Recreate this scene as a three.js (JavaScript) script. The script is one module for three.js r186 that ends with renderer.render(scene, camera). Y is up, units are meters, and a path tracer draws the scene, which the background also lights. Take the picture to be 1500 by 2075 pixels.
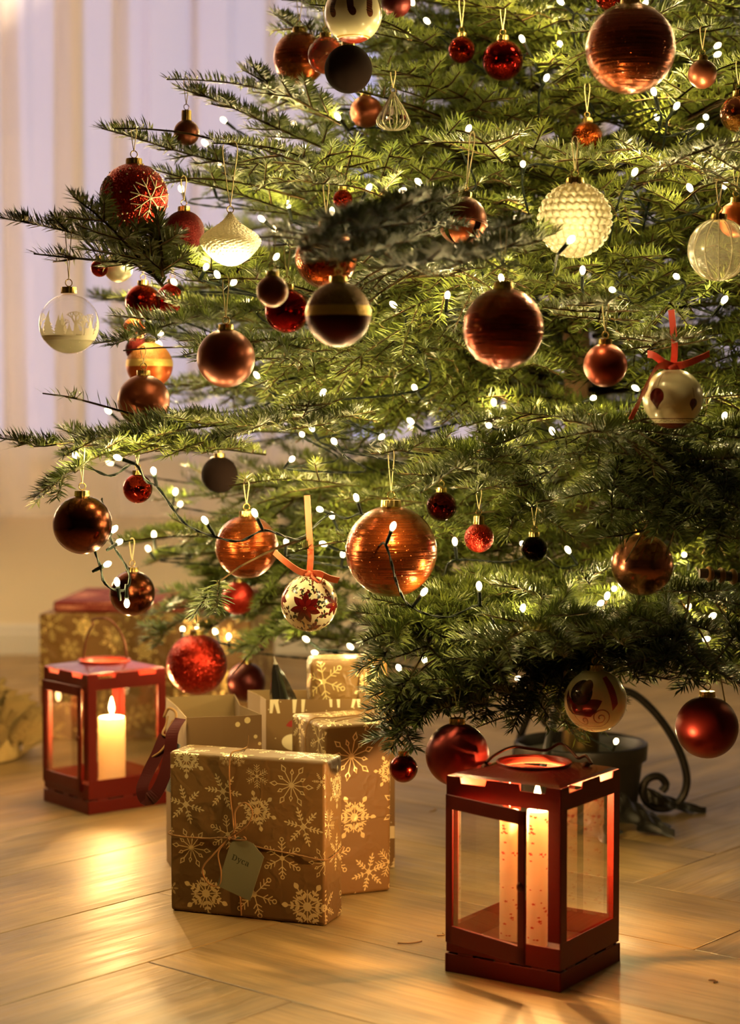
import * as THREE from 'three';
import { mergeGeometries } from 'three/addons/utils/BufferGeometryUtils.js';
import { RoundedBoxGeometry } from 'three/addons/geometries/RoundedBoxGeometry.js';

// ---------------------------------------------------------------- camera, sky, exposure
const F = 3748, PITCH = 0.045, EYE = 0.715;                         // lens in pixels of the 1500 x 2075 frame
const scene = new THREE.Scene();
const camera = new THREE.PerspectiveCamera(30.95, 1500 / 2075, 0.05, 40);
camera.position.set(0, EYE, 0);
camera.rotation.x = -PITCH;
camera.focus = 2.66;
camera.userData.fStop = 3.2;
scene.background = new THREE.Color(1.05, 0.97, 1.5);               // dusk outside the window
const renderer = new THREE.WebGLRenderer({ antialias: true });
renderer.toneMapping = THREE.LinearToneMapping;
renderer.toneMappingExposure = 0.64;
renderer.shadowMap.enabled = true;
const FAIRY = { color: new THREE.Color().setRGB(1, 0.75, 0.32), power: 0.13, glow: 11 };
const CANDLE = { color: new THREE.Color().setRGB(1, 0.55, 0.19), power: 1.1, glow: 40 };

// ---------------------------------------------------------------- helpers
const V = (x, y, z) => new THREE.Vector3(x, y, z);
let seed = 12345;
const rnd = () => { seed = (seed + 0x6d2b79f5) | 0; let t = Math.imul(seed ^ (seed >>> 15), 1 | seed); t = (t + Math.imul(t ^ (t >>> 7), 61 | t)) ^ t; return ((t ^ (t >>> 14)) >>> 0) / 4294967296; };
const rr = (a, b) => a + (b - a) * rnd();
const lerp = (a, b, t) => a + (b - a) * t, clamp = (x, a, b) => Math.min(b, Math.max(a, x));
const CP = Math.cos(PITCH), SP = Math.sin(PITCH);
function at(px, py, d) {                                            // the point at a distance d into the room behind a pixel
  const xc = (px - 750) / F, yc = (1037.5 - py) / F, t = d / (yc * SP + CP);
  return V(xc * t, EYE + (yc * CP - SP) * t, -d);
}
function project(v) {
  const z = -v.z, y = v.y - EYE, yc = y * CP + z * SP, zc = z * CP - y * SP;
  return [750 + F * v.x / zc, 1037.5 - F * yc / zc];
}
const table = (rows, x) => {                                        // linear interpolation
  if (x <= rows[0][0]) return rows[0][1];
  for (let i = 1; i < rows.length; i++) if (x <= rows[i][0]) return lerp(rows[i - 1][1], rows[i][1], (x - rows[i - 1][0]) / (rows[i][0] - rows[i - 1][0]));
  return rows[rows.length - 1][1];
};
const names = new Map();
function numbered(name) { const n = names.get(name) ?? 0; names.set(name, n + 1); return n ? name + '_' + String(n).padStart(3, '0') : name; }
function tag(o, label, category, group, kind) {
  if (label) o.userData.label = label;
  if (category) o.userData.category = category;
  if (group) o.userData.group = group;
  if (kind) o.userData.kind = kind;
  return o;
}
function thing(name, label, category, pos, turn = 0, group) {
  const o = new THREE.Group(); o.name = numbered(name); scene.add(o);
  o.position.copy(pos); o.rotation.y = turn;
  return tag(o, label, category, group);
}
function part(name, geometry, material, parent) {
  const m = new THREE.Mesh(geometry, material); m.name = name; m.castShadow = m.receiveShadow = true; parent.add(m); return m;
}
function structure(name, geometry, material) { const m = part(name, geometry, material, scene); m.userData.kind = 'structure'; return m; }
const std = (o) => new THREE.MeshStandardMaterial(o);
const phys = (o) => new THREE.MeshPhysicalMaterial(o);
const rgb = (r, g, b) => new THREE.Color().setRGB(r, g, b);
const box = (w, h, d, x = 0, y = 0, z = 0) => new THREE.BoxGeometry(w, h, d).translate(x, y, z);
const tube = (pts, r, seg = 40, sides = 6, closed = false) => new THREE.TubeGeometry(new THREE.CatmullRomCurve3(pts, closed, 'centripetal'), seg, r, sides, closed);
const merge = (list) => mergeGeometries(list.map((g) => { const h = g.index ? g.toNonIndexed() : g.clone(); for (const k of Object.keys(h.attributes)) if (!['position', 'normal', 'uv'].includes(k)) h.deleteAttribute(k); return h; }));

// noise
const hash2 = (x, y, s = 0) => { let h = Math.imul(x | 0, 374761393) + Math.imul(y | 0, 668265263) + Math.imul(s | 0, 2147483647 ^ 0x5bd1e995) | 0; h = Math.imul(h ^ (h >>> 13), 1274126177); return ((h ^ (h >>> 16)) >>> 0) / 4294967296; };
function vnoise(x, y, px = 0, py = 0, s = 0) {                      // value noise, periodic when px, py are given
  const xi = Math.floor(x), yi = Math.floor(y), fx = x - xi, fy = y - yi, u = fx * fx * (3 - 2 * fx), v = fy * fy * (3 - 2 * fy);
  const w = (a, p) => p ? ((a % p) + p) % p : a;
  const a = hash2(w(xi, px), w(yi, py), s), b = hash2(w(xi + 1, px), w(yi, py), s), c = hash2(w(xi, px), w(yi + 1, py), s), d = hash2(w(xi + 1, px), w(yi + 1, py), s);
  return lerp(lerp(a, b, u), lerp(c, d, u), v);
}
const fbm = (x, y, px, py, s, n = 4) => { let a = 0, k = 0.5, t = 0; for (let i = 0; i < n; i++) { a += k * vnoise(x, y, px, py, s + i); t += k; x *= 2; y *= 2; px *= 2; py *= 2; k *= 0.5; } return a / t; };
function dataTexture(w, h, fn, srgb = false) {
  const d = new Uint8Array(w * h * 4);
  for (let y = 0; y < h; y++) for (let x = 0; x < w; x++) { const c = fn(x / w, y / h, x, y), o = (y * w + x) * 4; for (let i = 0; i < 3; i++) d[o + i] = clamp(Math.round((c[i] ?? c[0]) * 255), 0, 255); d[o + 3] = 255; }
  const t = new THREE.DataTexture(d, w, h, THREE.RGBAFormat);
  t.wrapS = t.wrapT = THREE.RepeatWrapping; t.magFilter = THREE.LinearFilter; t.minFilter = THREE.LinearMipmapLinearFilter; t.generateMipmaps = true;
  if (srgb) t.colorSpace = THREE.SRGBColorSpace;
  t.needsUpdate = true;
  return t;
}
function canvasTexture(w, h, draw, srgb = true) {
  const c = document.createElement('canvas'); c.width = w; c.height = h;
  draw(c.getContext('2d'), w, h);
  const t = new THREE.CanvasTexture(c); t.wrapS = t.wrapT = THREE.RepeatWrapping;
  if (srgb) t.colorSpace = THREE.SRGBColorSpace;
  return t;
}
const tiled = (t, x, y) => { const c = t.clone(); c.repeat.set(x, y); c.needsUpdate = true; return c; };

// ---------------------------------------------------------------- room
const ROOM = { x0: -3.0, x1: 3.4, z0: -5.85, z1: 3.4, top: 2.6 };
const plaster = dataTexture(256, 256, (u, v) => { const n = fbm(u * 32, v * 32, 32, 32, 3); return [n, n, n]; });
const roomPaint = std({ color: rgb(0.10, 0.075, 0.055), roughness: 0.85, bumpMap: plaster, bumpScale: 0.0006 });   // the dim room behind the viewer
const wallPaint = std({ color: rgb(0.90, 0.79, 0.60), roughness: 0.9, bumpMap: plaster, bumpScale: 0.0006 });
const whitePaint = std({ color: rgb(0.78, 0.74, 0.66), roughness: 0.5 });
{
  const { x0, x1, z0, z1, top } = ROOM, w = x1 - x0, d = z1 - z0, cx = (x0 + x1) / 2, cz = (z0 + z1) / 2;
  // the window wall stands behind the tree: opening from WX0 to WX1, sill height to lintel
  const WX0 = -2.6, WX1 = 2.4, WY0 = 0.62, WY1 = 2.35, T = 0.24;
  structure('wall_back', merge([
    box(WX0 - x0, top, T, (x0 + WX0) / 2, top / 2, z0 - T / 2), box(x1 - WX1, top, T, (x1 + WX1) / 2, top / 2, z0 - T / 2),
    box(WX1 - WX0, WY0, T, (WX0 + WX1) / 2, WY0 / 2, z0 - T / 2), box(WX1 - WX0, top - WY1, T, (WX0 + WX1) / 2, (top + WY1) / 2, z0 - T / 2),
  ]), wallPaint);
  structure('wall_left', box(0.15, top, d, x0 - 0.075, top / 2, cz), roomPaint);
  structure('wall_right', box(0.15, top, d, x1 + 0.075, top / 2, cz), roomPaint);
  structure('wall_front', box(w, top, 0.15, cx, top / 2, z1 + 0.075), roomPaint);
  structure('ceiling', box(w + 0.3, 0.12, d + 0.4, cx, top + 0.06, cz), roomPaint);
  // skirting with a stepped top
  const prof = new THREE.Shape([[0, 0], [0.016, 0], [0.016, 0.066], [0.011, 0.072], [0.011, 0.086], [0.004, 0.095], [0, 0.095]].map(([a, b]) => new THREE.Vector2(a, b)));
  const sk = new THREE.ExtrudeGeometry(prof, { depth: w, bevelEnabled: false });
  structure('baseboard_back', sk.rotateY(-Math.PI / 2).translate(x1, 0, z0), whitePaint);
  // window: frame, mullions, glass, board
  const win = new THREE.Group(); win.name = 'window_1'; win.userData.kind = 'structure'; scene.add(win);
  const fr = [];
  for (const x of [WX0 + 0.03, -0.95, 0.75, WX1 - 0.03]) fr.push(box(0.06, WY1 - WY0, 0.06, x, (WY0 + WY1) / 2, z0 - 0.14));
  for (const y of [WY0 + 0.03, WY1 - 0.03]) fr.push(box(WX1 - WX0, 0.06, 0.06, (WX0 + WX1) / 2, y, z0 - 0.14));
  part('window_frame', merge(fr), whitePaint, win);
  const glass = phys({ color: 0xffffff, roughness: 0, transmission: 1, thickness: 0, ior: 1.5 });
  for (const [a, b] of [[WX0, -0.95], [-0.95, 0.75], [0.75, WX1]]) part('pane', new THREE.PlaneGeometry(b - a, WY1 - WY0).translate((a + b) / 2, (WY0 + WY1) / 2, z0 - 0.14), glass, win);
  part('window_sill', new RoundedBoxGeometry(WX1 - WX0 + 0.1, 0.03, 0.2, 2, 0.006).translate((WX0 + WX1) / 2, WY0 + 0.004, z0 - 0.08), whitePaint, win);
}

// floor: broad pale planks in a herringbone laid at 45 degrees to the walls
{
  const W = 0.2635, N = 4, L = N * W, A0 = 1.675, B0 = 1.817, TH = THREE.MathUtils.degToRad(49.6);
  const grainColor = dataTexture(1024, 512, (u, v) => {
    const wv = v + 0.02 * Math.sin(u * 6.283) * vnoise(u * 4, 3, 4, 0, 9);
    const g1 = fbm(u * 4, wv * 48, 4, 48, 21, 5), g2 = fbm(u * 16, wv * 160, 16, 160, 5, 2), g3 = fbm(u * 6, v * 8, 6, 8, 40, 4);
    const k = 0.70 + 0.20 * (g1 - 0.5) + 0.16 * (g2 - 0.5) + 0.40 * (g3 - 0.5), streak = Math.max(0, g1 - 0.66) * 1.0;
    return [k * 0.98 - streak * 0.5, k * 0.92 - streak * 0.5, k * 0.82 - streak * 0.45];
  }, true);
  const grainRough = dataTexture(512, 512, (u, v) => { const g = fbm(u * 6, v * 90, 6, 90, 7, 3), s = fbm(u * 5, v * 5, 5, 5, 13, 4); const r = 0.44 + 0.20 * (g - 0.5) + 0.30 * (s - 0.5); return [r, r, r]; });
  const grainBump = dataTexture(512, 512, (u, v) => { const g = fbm(u * 5, v * 110, 5, 110, 31, 3); return [g, g, g]; });
  const tones = [[0.52, 0.385, 0.18], [0.48, 0.355, 0.165], [0.55, 0.41, 0.20]].map((c) => std({ color: rgb(...c), map: grainColor, roughnessMap: grainRough, roughness: 1, bumpMap: grainBump, bumpScale: 0.0005 }));
  const plank = (du, dv) => {                                       // a slab with chamfered upper edges, uv in plank lengths
    const a = L / 2 - 0.0011, b = W / 2 - 0.0011, c = 0.0012, t = 0.012, p = [], uv = [], idx = [];
    const ring = (x, z, y) => { const s = p.length / 3; for (const [sx, sz] of [[-1, -1], [1, -1], [1, 1], [-1, 1]]) { p.push(sx * x, y, sz * z); uv.push((sx * x + L / 2) / 1.06 + du, (sz * z + W / 2) / 0.53 + dv); } return s; };
    const quads = (s, e) => { for (let i = 0; i < 4; i++) { const j = (i + 1) % 4; idx.push(s + i, e + i, s + j, s + j, e + i, e + j); } };
    const top = ring(a - c, b - c, 0); idx.push(top, top + 2, top + 1, top, top + 3, top + 2);
    const t1 = ring(a - c, b - c, 0), e1 = ring(a, b, -c * 0.7); quads(e1, t1);
    const e2 = ring(a, b, -c * 0.7), e3 = ring(a, b, -t); quads(e3, e2);
    const g = new THREE.BufferGeometry();
    g.setAttribute('position', new THREE.Float32BufferAttribute(p, 3)); g.setAttribute('uv', new THREE.Float32BufferAttribute(uv, 2)); g.setIndex(idx); g.computeVertexNormals();
    return g;
  };
  const shapes = [0, 1, 2, 3, 4, 5, 6].map((k) => plank(k * 0.37, k * 0.27));
  const floor = new THREE.Group(); floor.name = 'floor'; floor.userData.kind = 'structure'; scene.add(floor);
  const { x0, x1, z0, z1 } = ROOM;
  part('subfloor', box(x1 - x0 + 0.3, 0.1, z1 - z0 + 0.4, (x0 + x1) / 2, -0.058, (z0 + z1) / 2), std({ color: rgb(0.05, 0.035, 0.02), roughness: 0.9 }), floor);
  const place = (ca, cb, along) => {                                // centre in plank coordinates to the room
    const x = ca * Math.cos(TH) - cb * Math.sin(TH), d = ca * Math.sin(TH) + cb * Math.cos(TH);
    if (x < x0 - 0.5 || x > x1 + 0.5 || -d < z0 - 0.4 || -d > z1 + 0.5) return;
    if (d < 1.2 && (x < -1.6 || x > 1.6)) return;                   // the room behind the camera keeps a strip of planks only
    const m = part('plank', shapes[Math.floor(rnd() * 7)], tones[Math.floor(rnd() * 3)], floor);
    m.position.set(x, 0, -d); m.rotation.y = TH + (along ? 0 : Math.PI / 2) + (rnd() < 0.5 ? Math.PI : 0);
    m.name = numbered('plank');
  };
  for (let y = -40; y < 40; y++) for (let x = -40; x < 40; x++) {
    const t = (((x - y + N - 1) % (2 * N)) + 2 * N) % (2 * N);
    if (t === 0) place(A0 + (x + N / 2) * W, B0 + (y + 0.5) * W, true);
    else if (t === 2 * N - 1) place(A0 + (x + 0.5) * W, B0 + (y + N / 2) * W, false);
  }
}

// sheer curtains in front of the window
{
  const weave = dataTexture(128, 128, (u, v, x, y) => { const k = 0.5 + 0.25 * ((x % 4 < 2) ^ (y % 4 < 2) ? 1 : -1) + 0.2 * (hash2(x, y, 2) - 0.5); return [k, k, k]; });
  const sheer = phys({ color: rgb(0.95, 0.91, 0.88), roughness: 0.45, transmission: 0.66, thickness: 0, side: THREE.DoubleSide, bumpMap: tiled(weave, 60, 60), bumpScale: 0.0003 });
  const curtain = (xa, xb, label, s) => {
    const nx = Math.round((xb - xa) * 260), ny = 10, p = [], uv = [], idx = [];
    let ph = s;
    const knots = [];                                               // pleats of uneven width and depth
    for (let x = xa; x < xb + 0.3;) { const w = 0.13 + 0.13 * hash2(knots.length, s, 7); knots.push([x, w, 0.055 + 0.04 * hash2(knots.length, s, 8), 0.02 * (hash2(knots.length, s, 6) - 0.3)]); x += w; }
    for (let j = 0; j <= ny; j++) for (let i = 0; i <= nx; i++) {
      const v = j / ny, x = lerp(xa, xb, i / nx);
      let k = 0; while (k < knots.length - 1 && knots[k + 1][0] <= x) k++;
      const [kx, kw, ka, ks] = knots[k], f = (x - kx) / kw, a = ka, c = Math.cos(f * 6.2832), open = lerp(1.0, 0.8, v);
      const sharp = Math.sign(c) * Math.pow(Math.abs(c), 0.45);
      p.push(x + (0.064 + ks) * Math.sin(f * 6.2832) * open + 0.006 * Math.sin(v * 3 + k), lerp(0.45, 2.46, v), -5.62 + a * sharp * open + 0.008 * Math.sin(v * 5 + k * 2.1));
      uv.push(x, lerp(0.45, 2.46, v));
    }
    for (let j = 0; j < ny; j++) for (let i = 0; i < nx; i++) { const q = j * (nx + 1) + i; idx.push(q, q + 1, q + nx + 1, q + 1, q + nx + 2, q + nx + 1); }
    const g = new THREE.BufferGeometry();
    g.setAttribute('position', new THREE.Float32BufferAttribute(p, 3)); g.setAttribute('uv', new THREE.Float32BufferAttribute(uv, 2)); g.setIndex(idx); g.computeVertexNormals();
    const m = part(numbered('curtain'), g, sheer, scene);
    return tag(m, label, 'curtain');
  };
  curtain(-2.75, -0.05, 'pale sheer curtain hanging in soft pleats behind the outer tips of the fir branches', 5);
  curtain(0.02, 2.5, 'pale sheer curtain glimpsed through gaps in the middle of the fir tree', 11);
}

// a standing lamp beyond the left edge of the frame: its warm light lies on the curtain and the wall there
{
  const t = thing('floor_lamp', 'low standing lamp with a cream drum shade by the curtain at left', 'floor lamp', V(-1.78, 0, -4.85));
  const metal = std({ color: rgb(0.08, 0.06, 0.04), metalness: 0.8, roughness: 0.4 }), lamp = rgb(1, 0.74, 0.46);
  part('base', new THREE.LatheGeometry([[0.0001, 0], [0.15, 0], [0.15, 0.012], [0.13, 0.022], [0.015, 0.03], [0.0001, 0.03]].map(([a, b]) => new THREE.Vector2(a, b)), 40), metal, t);
  part('pole', new THREE.CylinderGeometry(0.011, 0.011, 1.06, 16).translate(0, 0.55, 0), metal, t);
  const linen = phys({ color: rgb(0.92, 0.86, 0.74), roughness: 1, transmission: 0.6, thickness: 0, side: THREE.DoubleSide });
  part('lamp_shade', new THREE.LatheGeometry([[0.24, 0.78], [0.242, 0.78], [0.222, 1.22], [0.22, 1.22]].map(([a, b]) => new THREE.Vector2(a, b)), 48), linen, t);
  part('diffuser', new THREE.CircleGeometry(0.238, 48).rotateX(Math.PI / 2).translate(0, 0.782, 0), linen, t);
  part('bulb', new THREE.SphereGeometry(0.035, 20, 14).translate(0, 1.0, 0), std({ color: rgb(1, 0.9, 0.7), emissive: lamp, emissiveIntensity: 8 }), t);
  const l = new THREE.PointLight(lamp, 175); l.name = 'lamp_light'; l.position.y = 1.0; l.shadow.radius = 1.5; l.castShadow = true; t.add(l);
}

// ---------------------------------------------------------------- the fir tree: where its outside is
const TRUNK = V(0.39, 0, -3.4);
const REACH = [[0.1, 0.62], [0.25, 0.74], [0.45, 0.86], [0.6, 0.96], [0.75, 1.06], [0.9, 1.14], [1.0, 1.13], [1.1, 1.05], [1.25, 0.86], [1.4, 0.72], [1.7, 0.5], [2.0, 0.3], [2.25, 0.1]];
const reach = (h) => table(REACH, h);
function surface(px, py, k = 1) {                                   // how far into the room the tree's outside lies behind a pixel
  for (let d = 1.9; d < 3.4; d += 0.01) { const v = at(px, py, d); if (Math.hypot(v.x - TRUNK.x, v.z - TRUNK.z) < reach(v.y) * k) return d; }
  return 3.2;
}

// ---------------------------------------------------------------- what hangs on it: place in the photograph, radius in pixels, distance, kind
// keep: how much of the line of sight stays free of twigs (1 all of the ball, less where the photograph shows needles over it)
const ORNAMENTS = [
  // px, py, r, distance (0: tree's outside), kind, colour, thread, keep, label
  [1278, 98, 90, 2.5, 'striped', 'orange', 0.05, 1, 'largest orange-red glittering bauble, high on the right of the fir'],
  [936, 101, 27, 2.95, 'shiny', 'red', 0.04, 0.9, 'tiny shiny red bauble beside a slightly larger mirror-red one near the top'],
  [1019, 122, 41, 2.9, 'shiny', 'deepred', 0.03, 0.9, 'mirror-red bauble dotted with reflections between a tiny red one and the largest orange one'],
  [1424, 150, 29, 2.75, 'matte', 'brown', 0.03, 0.9, 'tiny matt brown bauble to the right of the largest orange bauble'],
  [1497, 230, 37, 2.7, 'shiny', 'rose', 0.03, 0.9, 'rose copper bauble cut by the right edge above a ribbed glass ball'],
  [1238, -10, 32, 2.8, 'shiny', 'red', 0.03, 0.8, 'red bauble peeping in above the largest orange bauble'],
  [803, 5, 30, 2.95, 'matte', 'maroon', 0.03, 0.8, 'small dark bauble at the top, right of the white stocking ball'],
  [716, 28, 58, 2.62, 'stockings', 'cream', 0.05, 1, 'white ceramic ball painted with a row of brown stockings'],
  [607, 118, 53, 2.98, 'striped', 'orange', 0.03, 0.9, 'dark orange striped bauble at upper left, half sunk in needles'],
  [660, 112, 37, 2.9, 'shell', 'red', 0.03, 0.8, 'clear red glass bauble beside the dark orange striped bauble'],
  [706, 140, 48, 2.75, 'velvet', 'black', 0.03, 0.85, 'almost black velvety bauble right below the stocking ball'],
  [742, 226, 32, 2.98, 'matte', 'copper', 0.03, 0.5, 'copper bauble half hidden behind the clear crystal drop'],
  [797, 228, 33, 2.85, 'crystal', 'clear', 0.02, 0.9, 'clear faceted crystal drop among the upper needles'],
  [378, 269, 26, 2.87, 'tallcap', 'brown', 0.045, 0.9, 'small brown bauble with a tall gold cap hanging at the upper left branch'],
  [272, 400, 68, 2.68, 'snowflake', 'red', 0.03, 0.9, 'red sequinned bauble with a raised pale snowflake and white beads'],
  [373, 468, 41, 2.76, 'velvet', 'maroon', 0.03, 0.9, 'dark maroon glitter bauble between the snowflake bauble and the white knitted onion'],
  [467, 488, 62, 2.66, 'onion', 'ivory', 0.075, 1, 'white knitted onion-shaped ornament on a double thread'],
  [937, 448, 50, 2.55, 'bell', 'copper', 0.07, 0.85, 'copper jingle bell with a slotted lower half and gold cap'],
  [1165, 446, 74, 2.55, 'scales', 'ivory', 0.04, 0.95, 'ivory ball covered in raised scales, glowing from within the fir'],
  [1457, 506, 62, 2.5, 'ribbed', 'clear', 0.03, 0.95, 'frosted clear glass ball with thin upright ribs at the right edge'],
  [1492, 445, 36, 2.62, 'matte', 'orange', 0.03, 0.7, 'orange bauble tucked behind the ribbed glass ball'],
  [661, 522, 63, 2.6, 'crackle', 'orange', 0.04, 0.75, 'orange foil-patterned bauble shaded by needles above the banded bauble'],
  [552, 590, 32, 2.25, 'matte', 'brown', 0.03, 1, 'small matt brown bauble hanging in front of a shiny red one'],
  [582, 630, 45, 2.45, 'shiny', 'deepred', 0.04, 0.95, 'shiny dark red bauble behind a small brown one'],
  [686, 637, 66, 2.24, 'banded', 'maroon', 0.03, 1, 'large maroon bauble with frosted top and a gold band round its middle'],
  [1020, 665, 82, 2.3, 'striped', 'redorange', 0.055, 1, 'large dark red glittering bauble in the middle right of the fir'],
  [1227, 740, 44, 2.45, 'matte', 'redcopper', 0.035, 1, 'red copper bauble with a gold cap left of the white ball with red ribbon'],
  [1364, 808, 61, 2.5, 'teardrops', 'cream', 0.02, 0.9, 'white ceramic ball painted with a red drop, tied with a red ribbon'],
  [140, 657, 61, 2.62, 'winter', 'clear', 0.085, 1, 'clear glass ball with white winter trees and snow inside'],
  [202, 543, 18, 2.8, 'shiny', 'red', 0.02, 1, 'tiny shiny red bauble under the bare left twig'],
  [240, 542, 30, 2.84, 'matte', 'cream', 0.02, 0.7, 'cream bauble mostly hidden by needles beside a tiny red one'],
  [290, 612, 36, 2.95, 'shiny', 'red', 0.02, 0.8, 'red shiny bauble at the left outline of the fir, right of the glass winter ball'],
  [350, 606, 33, 3.0, 'shiny', 'deepred', 0.02, 0.6, 'dark red bauble half covered by a spray beside a dotted red one'],
  [272, 668, 24, 3.1, 'matte', 'orange', 0.02, 0.7, 'small orange bauble behind a spray, right of the glass winter ball'],
  [278, 708, 24, 3.05, 'velvet', 'maroon', 0.02, 0.6, 'small maroon bauble above the gold-banded orange bauble'],
  [303, 740, 47, 3.05, 'banded', 'orange', 0.03, 0.9, 'orange bauble with a gold band, above a matt copper bauble at the left'],
  [291, 812, 53, 2.78, 'matte', 'copper', 0.02, 0.9, 'matt copper bauble resting behind the long lower left branch'],
  [458, 726, 59, 2.55, 'matte', 'copper', 0.05, 0.85, 'large matt copper-brown bauble with a gold cap in the left middle'],
  [167, 1063, 60, 2.62, 'satin', 'brown', 0.05, 1, 'large glossy brown bauble hanging low at the far left'],
  [268, 1202, 46, 2.95, 'satin', 'brown', 0.03, 1, 'brown bauble in front of the red flat parcel'],
  [279, 990, 30, 2.78, 'shiny', 'red', 0.02, 0.7, 'mirror-red bauble half hidden in the needles right above the low brown one'],
  [445, 962, 37, 3.1, 'velvet', 'black', 0.02, 0.8, 'dark bauble hanging under the long left branch in front of the wall'],
  [500, 1108, 64, 2.85, 'striped', 'orange', 0.03, 0.85, 'orange striped bauble, left one of the two big striped ones low on the tree'],
  [793, 1117, 93, 2.62, 'striped', 'orange', 0.055, 1, 'big orange striped bauble with a light cable running across it'],
  [627, 1222, 58, 2.65, 'poinsettia', 'cream', 0.02, 1, 'white bauble printed with dark red poinsettias under a coral ribbon bow'],
  [399, 1346, 62, 3.3, 'glitter', 'red', 0.03, 1, 'red glitter bauble hanging low behind the open kraft bag'],
  [483, 1212, 34, 3.3, 'matte', 'red', 0.02, 0.8, 'soft red bauble behind the branches above the gifts'],
  [499, 1382, 40, 3.5, 'matte', 'maroon', 0.03, 1, 'dark maroon bauble hanging just above the rims of the two kraft bags'],
  [971, 1090, 30, 2.62, 'glitter', 'red', 0.03, 1, 'tiny red glitter bauble with a tall gold cap left of a sharp green spray'],
  [895, 1026, 31, 2.75, 'shiny', 'maroon', 0.02, 0.75, 'dark mirror bauble rimmed with light dots above the red glitter one'],
  [1083, 1112, 27, 2.64, 'shiny', 'black', 0.03, 1, 'tiny dark mirror bauble under a bright green spray'],
  [1302, 1144, 63, 2.62, 'satin', 'rose', 0.04, 0.88, 'copper mirror bauble below a drooping branch at the right'],
  [1207, 1420, 64, 2.58, 'sleigh', 'cream', 0.03, 0.95, 'white ceramic ball painted with a red sleigh, above the front lantern'],
  [1433, 1473, 64, 2.58, 'matte', 'darkred', 0.03, 1, 'dark red matt bauble hanging at the lower right edge'],
  [927, 1529, 65, 2.56, 'matte', 'darkred', 0.03, 1, 'dark red matt bauble just behind the front lantern'],
  [818, 1557, 29, 2.58, 'satin', 'darkred', 0.03, 1, 'tiny dark red bauble beside the tall gold gift'],
  [1190, 278, 31, 2.9, 'crackle', 'orange', 0.04, 0.5, 'orange bauble almost buried in needles below the largest bauble'],
  [695, 404, 20, 2.85, 'shiny', 'red', 0.02, 0.8, 'tiny red bauble beside hanging light bulbs in the upper middle'],
].map(([px, py, r, d, kind, color, thread, keep, label]) => {
  d = d || surface(px, py, 0.98);
  const p = at(px, py, d);
  return { p, r: (r * d) / F, kind, color, thread, keep, label, px, py, d };
});

const EDGE = [[0, 590], [100, 585], [180, 490], [260, 360], [350, 365], [430, 250], [520, 240], [600, 285], [650, 275], [720, 310], [800, 290], [870, 190], [950, 150], [1010, 250], [1100, 300], [1180, 330], [1250, 330], [1300, 430], [1340, 640], [1420, 770], [1520, 790], [2000, 800]];   // left outline of the tree in the photograph, by height
// light bulbs: pixel and distance (0: a little inside the tree's outside); null breaks the string
const BULBS = [
  // upper strings
  [[865, 42], [835, 3], [1058, 78, 2.75], [1108, 157, 2.75], [950, 260], [848, 368, 2.6], [816, 386, 2.55], [748, 380, 2.55], [673, 428, 2.6], [694, 414, 2.75], [584, 414, 2.8], [530, 443, 2.76], [418, 540, -2.70], [352, 571, 2.7], [291, 491, 2.72], [474, 572, -2.63], [440, 556, -2.66]],
  [[1308, 7], [1136, 3], [1325, 185], [1372, 214, 2.7], [1431, 237, 2.6], [1420, 256, 2.55], [1455, 92, 2.8], [1455, 110, 2.78], [1287, 348], [1398, 380, 2.45], [1470, 375, 2.5], [1060, 332, 2.6], [1158, 485, -2.41], [1181, 547, 2.35], [1241, 587], [1371, 560], [1469, 607]],
  [[614, 187, 2.9], [654, 132, 2.8], [684, 236, 2.85], [565, 277, 2.92], [453, 243, 2.9], [430, 372, 3.0], [367, 382, 3.05], [272, 628, 2.85], [305, 632, 2.9], [324, 675, 3.0], [322, 697, 3.0], [219, 832, 2.7]],
  // middle
  [[930, 500, 2.5], [1016, 563, 2.4], [907, 598, 2.5], [797, 617, 2.6], [655, 795], [774, 885], [832, 853, 2.9], [840, 785, 2.9], [1001, 815, 2.8], [991, 862], [1119, 873], [1203, 806, 2.5], [1288, 786, 2.55], [1469, 842, 2.45]],
  [[152, 922, 2.63], [238, 927, 2.6], [311, 954, 2.6], [415, 1054, 2.6], [516, 1039, 2.6], [648, 1032, 2.7], [722, 1008, 2.7], [797, 1066, 2.53], [860, 1199, 2.58], [971, 1187, 2.58], [1060, 1232, 2.68], [1218, 1222, 2.76], [1231, 1207, 2.78], [1245, 1193, 2.84], [1387, 1124, 2.95], [1395, 1230, 2.86], [1445, 1248, 2.86], [1432, 1295, 2.84]],
  [[232, 1072, 2.7], [242, 1098, 2.7], [218, 1143, 2.66], [237, 1179, 2.66], [257, 1223, 2.66]],
  [[365, 1022, 3.3], [312, 1083, 3.3], [300, 1112, 3.3], [672, 1044, 3.0], [655, 1102, 2.85], [695, 1123, 2.9], [580, 1098, 2.8], [922, 1097, 2.66], [1060, 1102, 2.62], [1151, 1114, 2.66]],
  [[370, 1275, 3.4], [400, 1272, 3.4], [436, 1280, 3.4], [464, 1290, 3.4], [620, 1295, 3.0], [638, 1323, 2.98], [710, 1310, 2.95], [808, 1353, 2.72], [860, 1336, 2.74], [1050, 1375, 2.9], [1249, 1502, 2.62]],
  [[612, 880, 2.75], [592, 930], [632, 867, 2.85], [677, 894], [500, 610, 2.8], [520, 760, 2.8], [560, 520, 2.7]],
].map((s, k) => s.map(([px, py, d]) => at(px, py, k === 4 || k === 5 ? d : d < 0 ? -d : Math.max(d ? d + 0.12 : 0, surface(px, py, px > 1080 && py > 620 ? 0.55 : 0.74), 2.66))));
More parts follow.
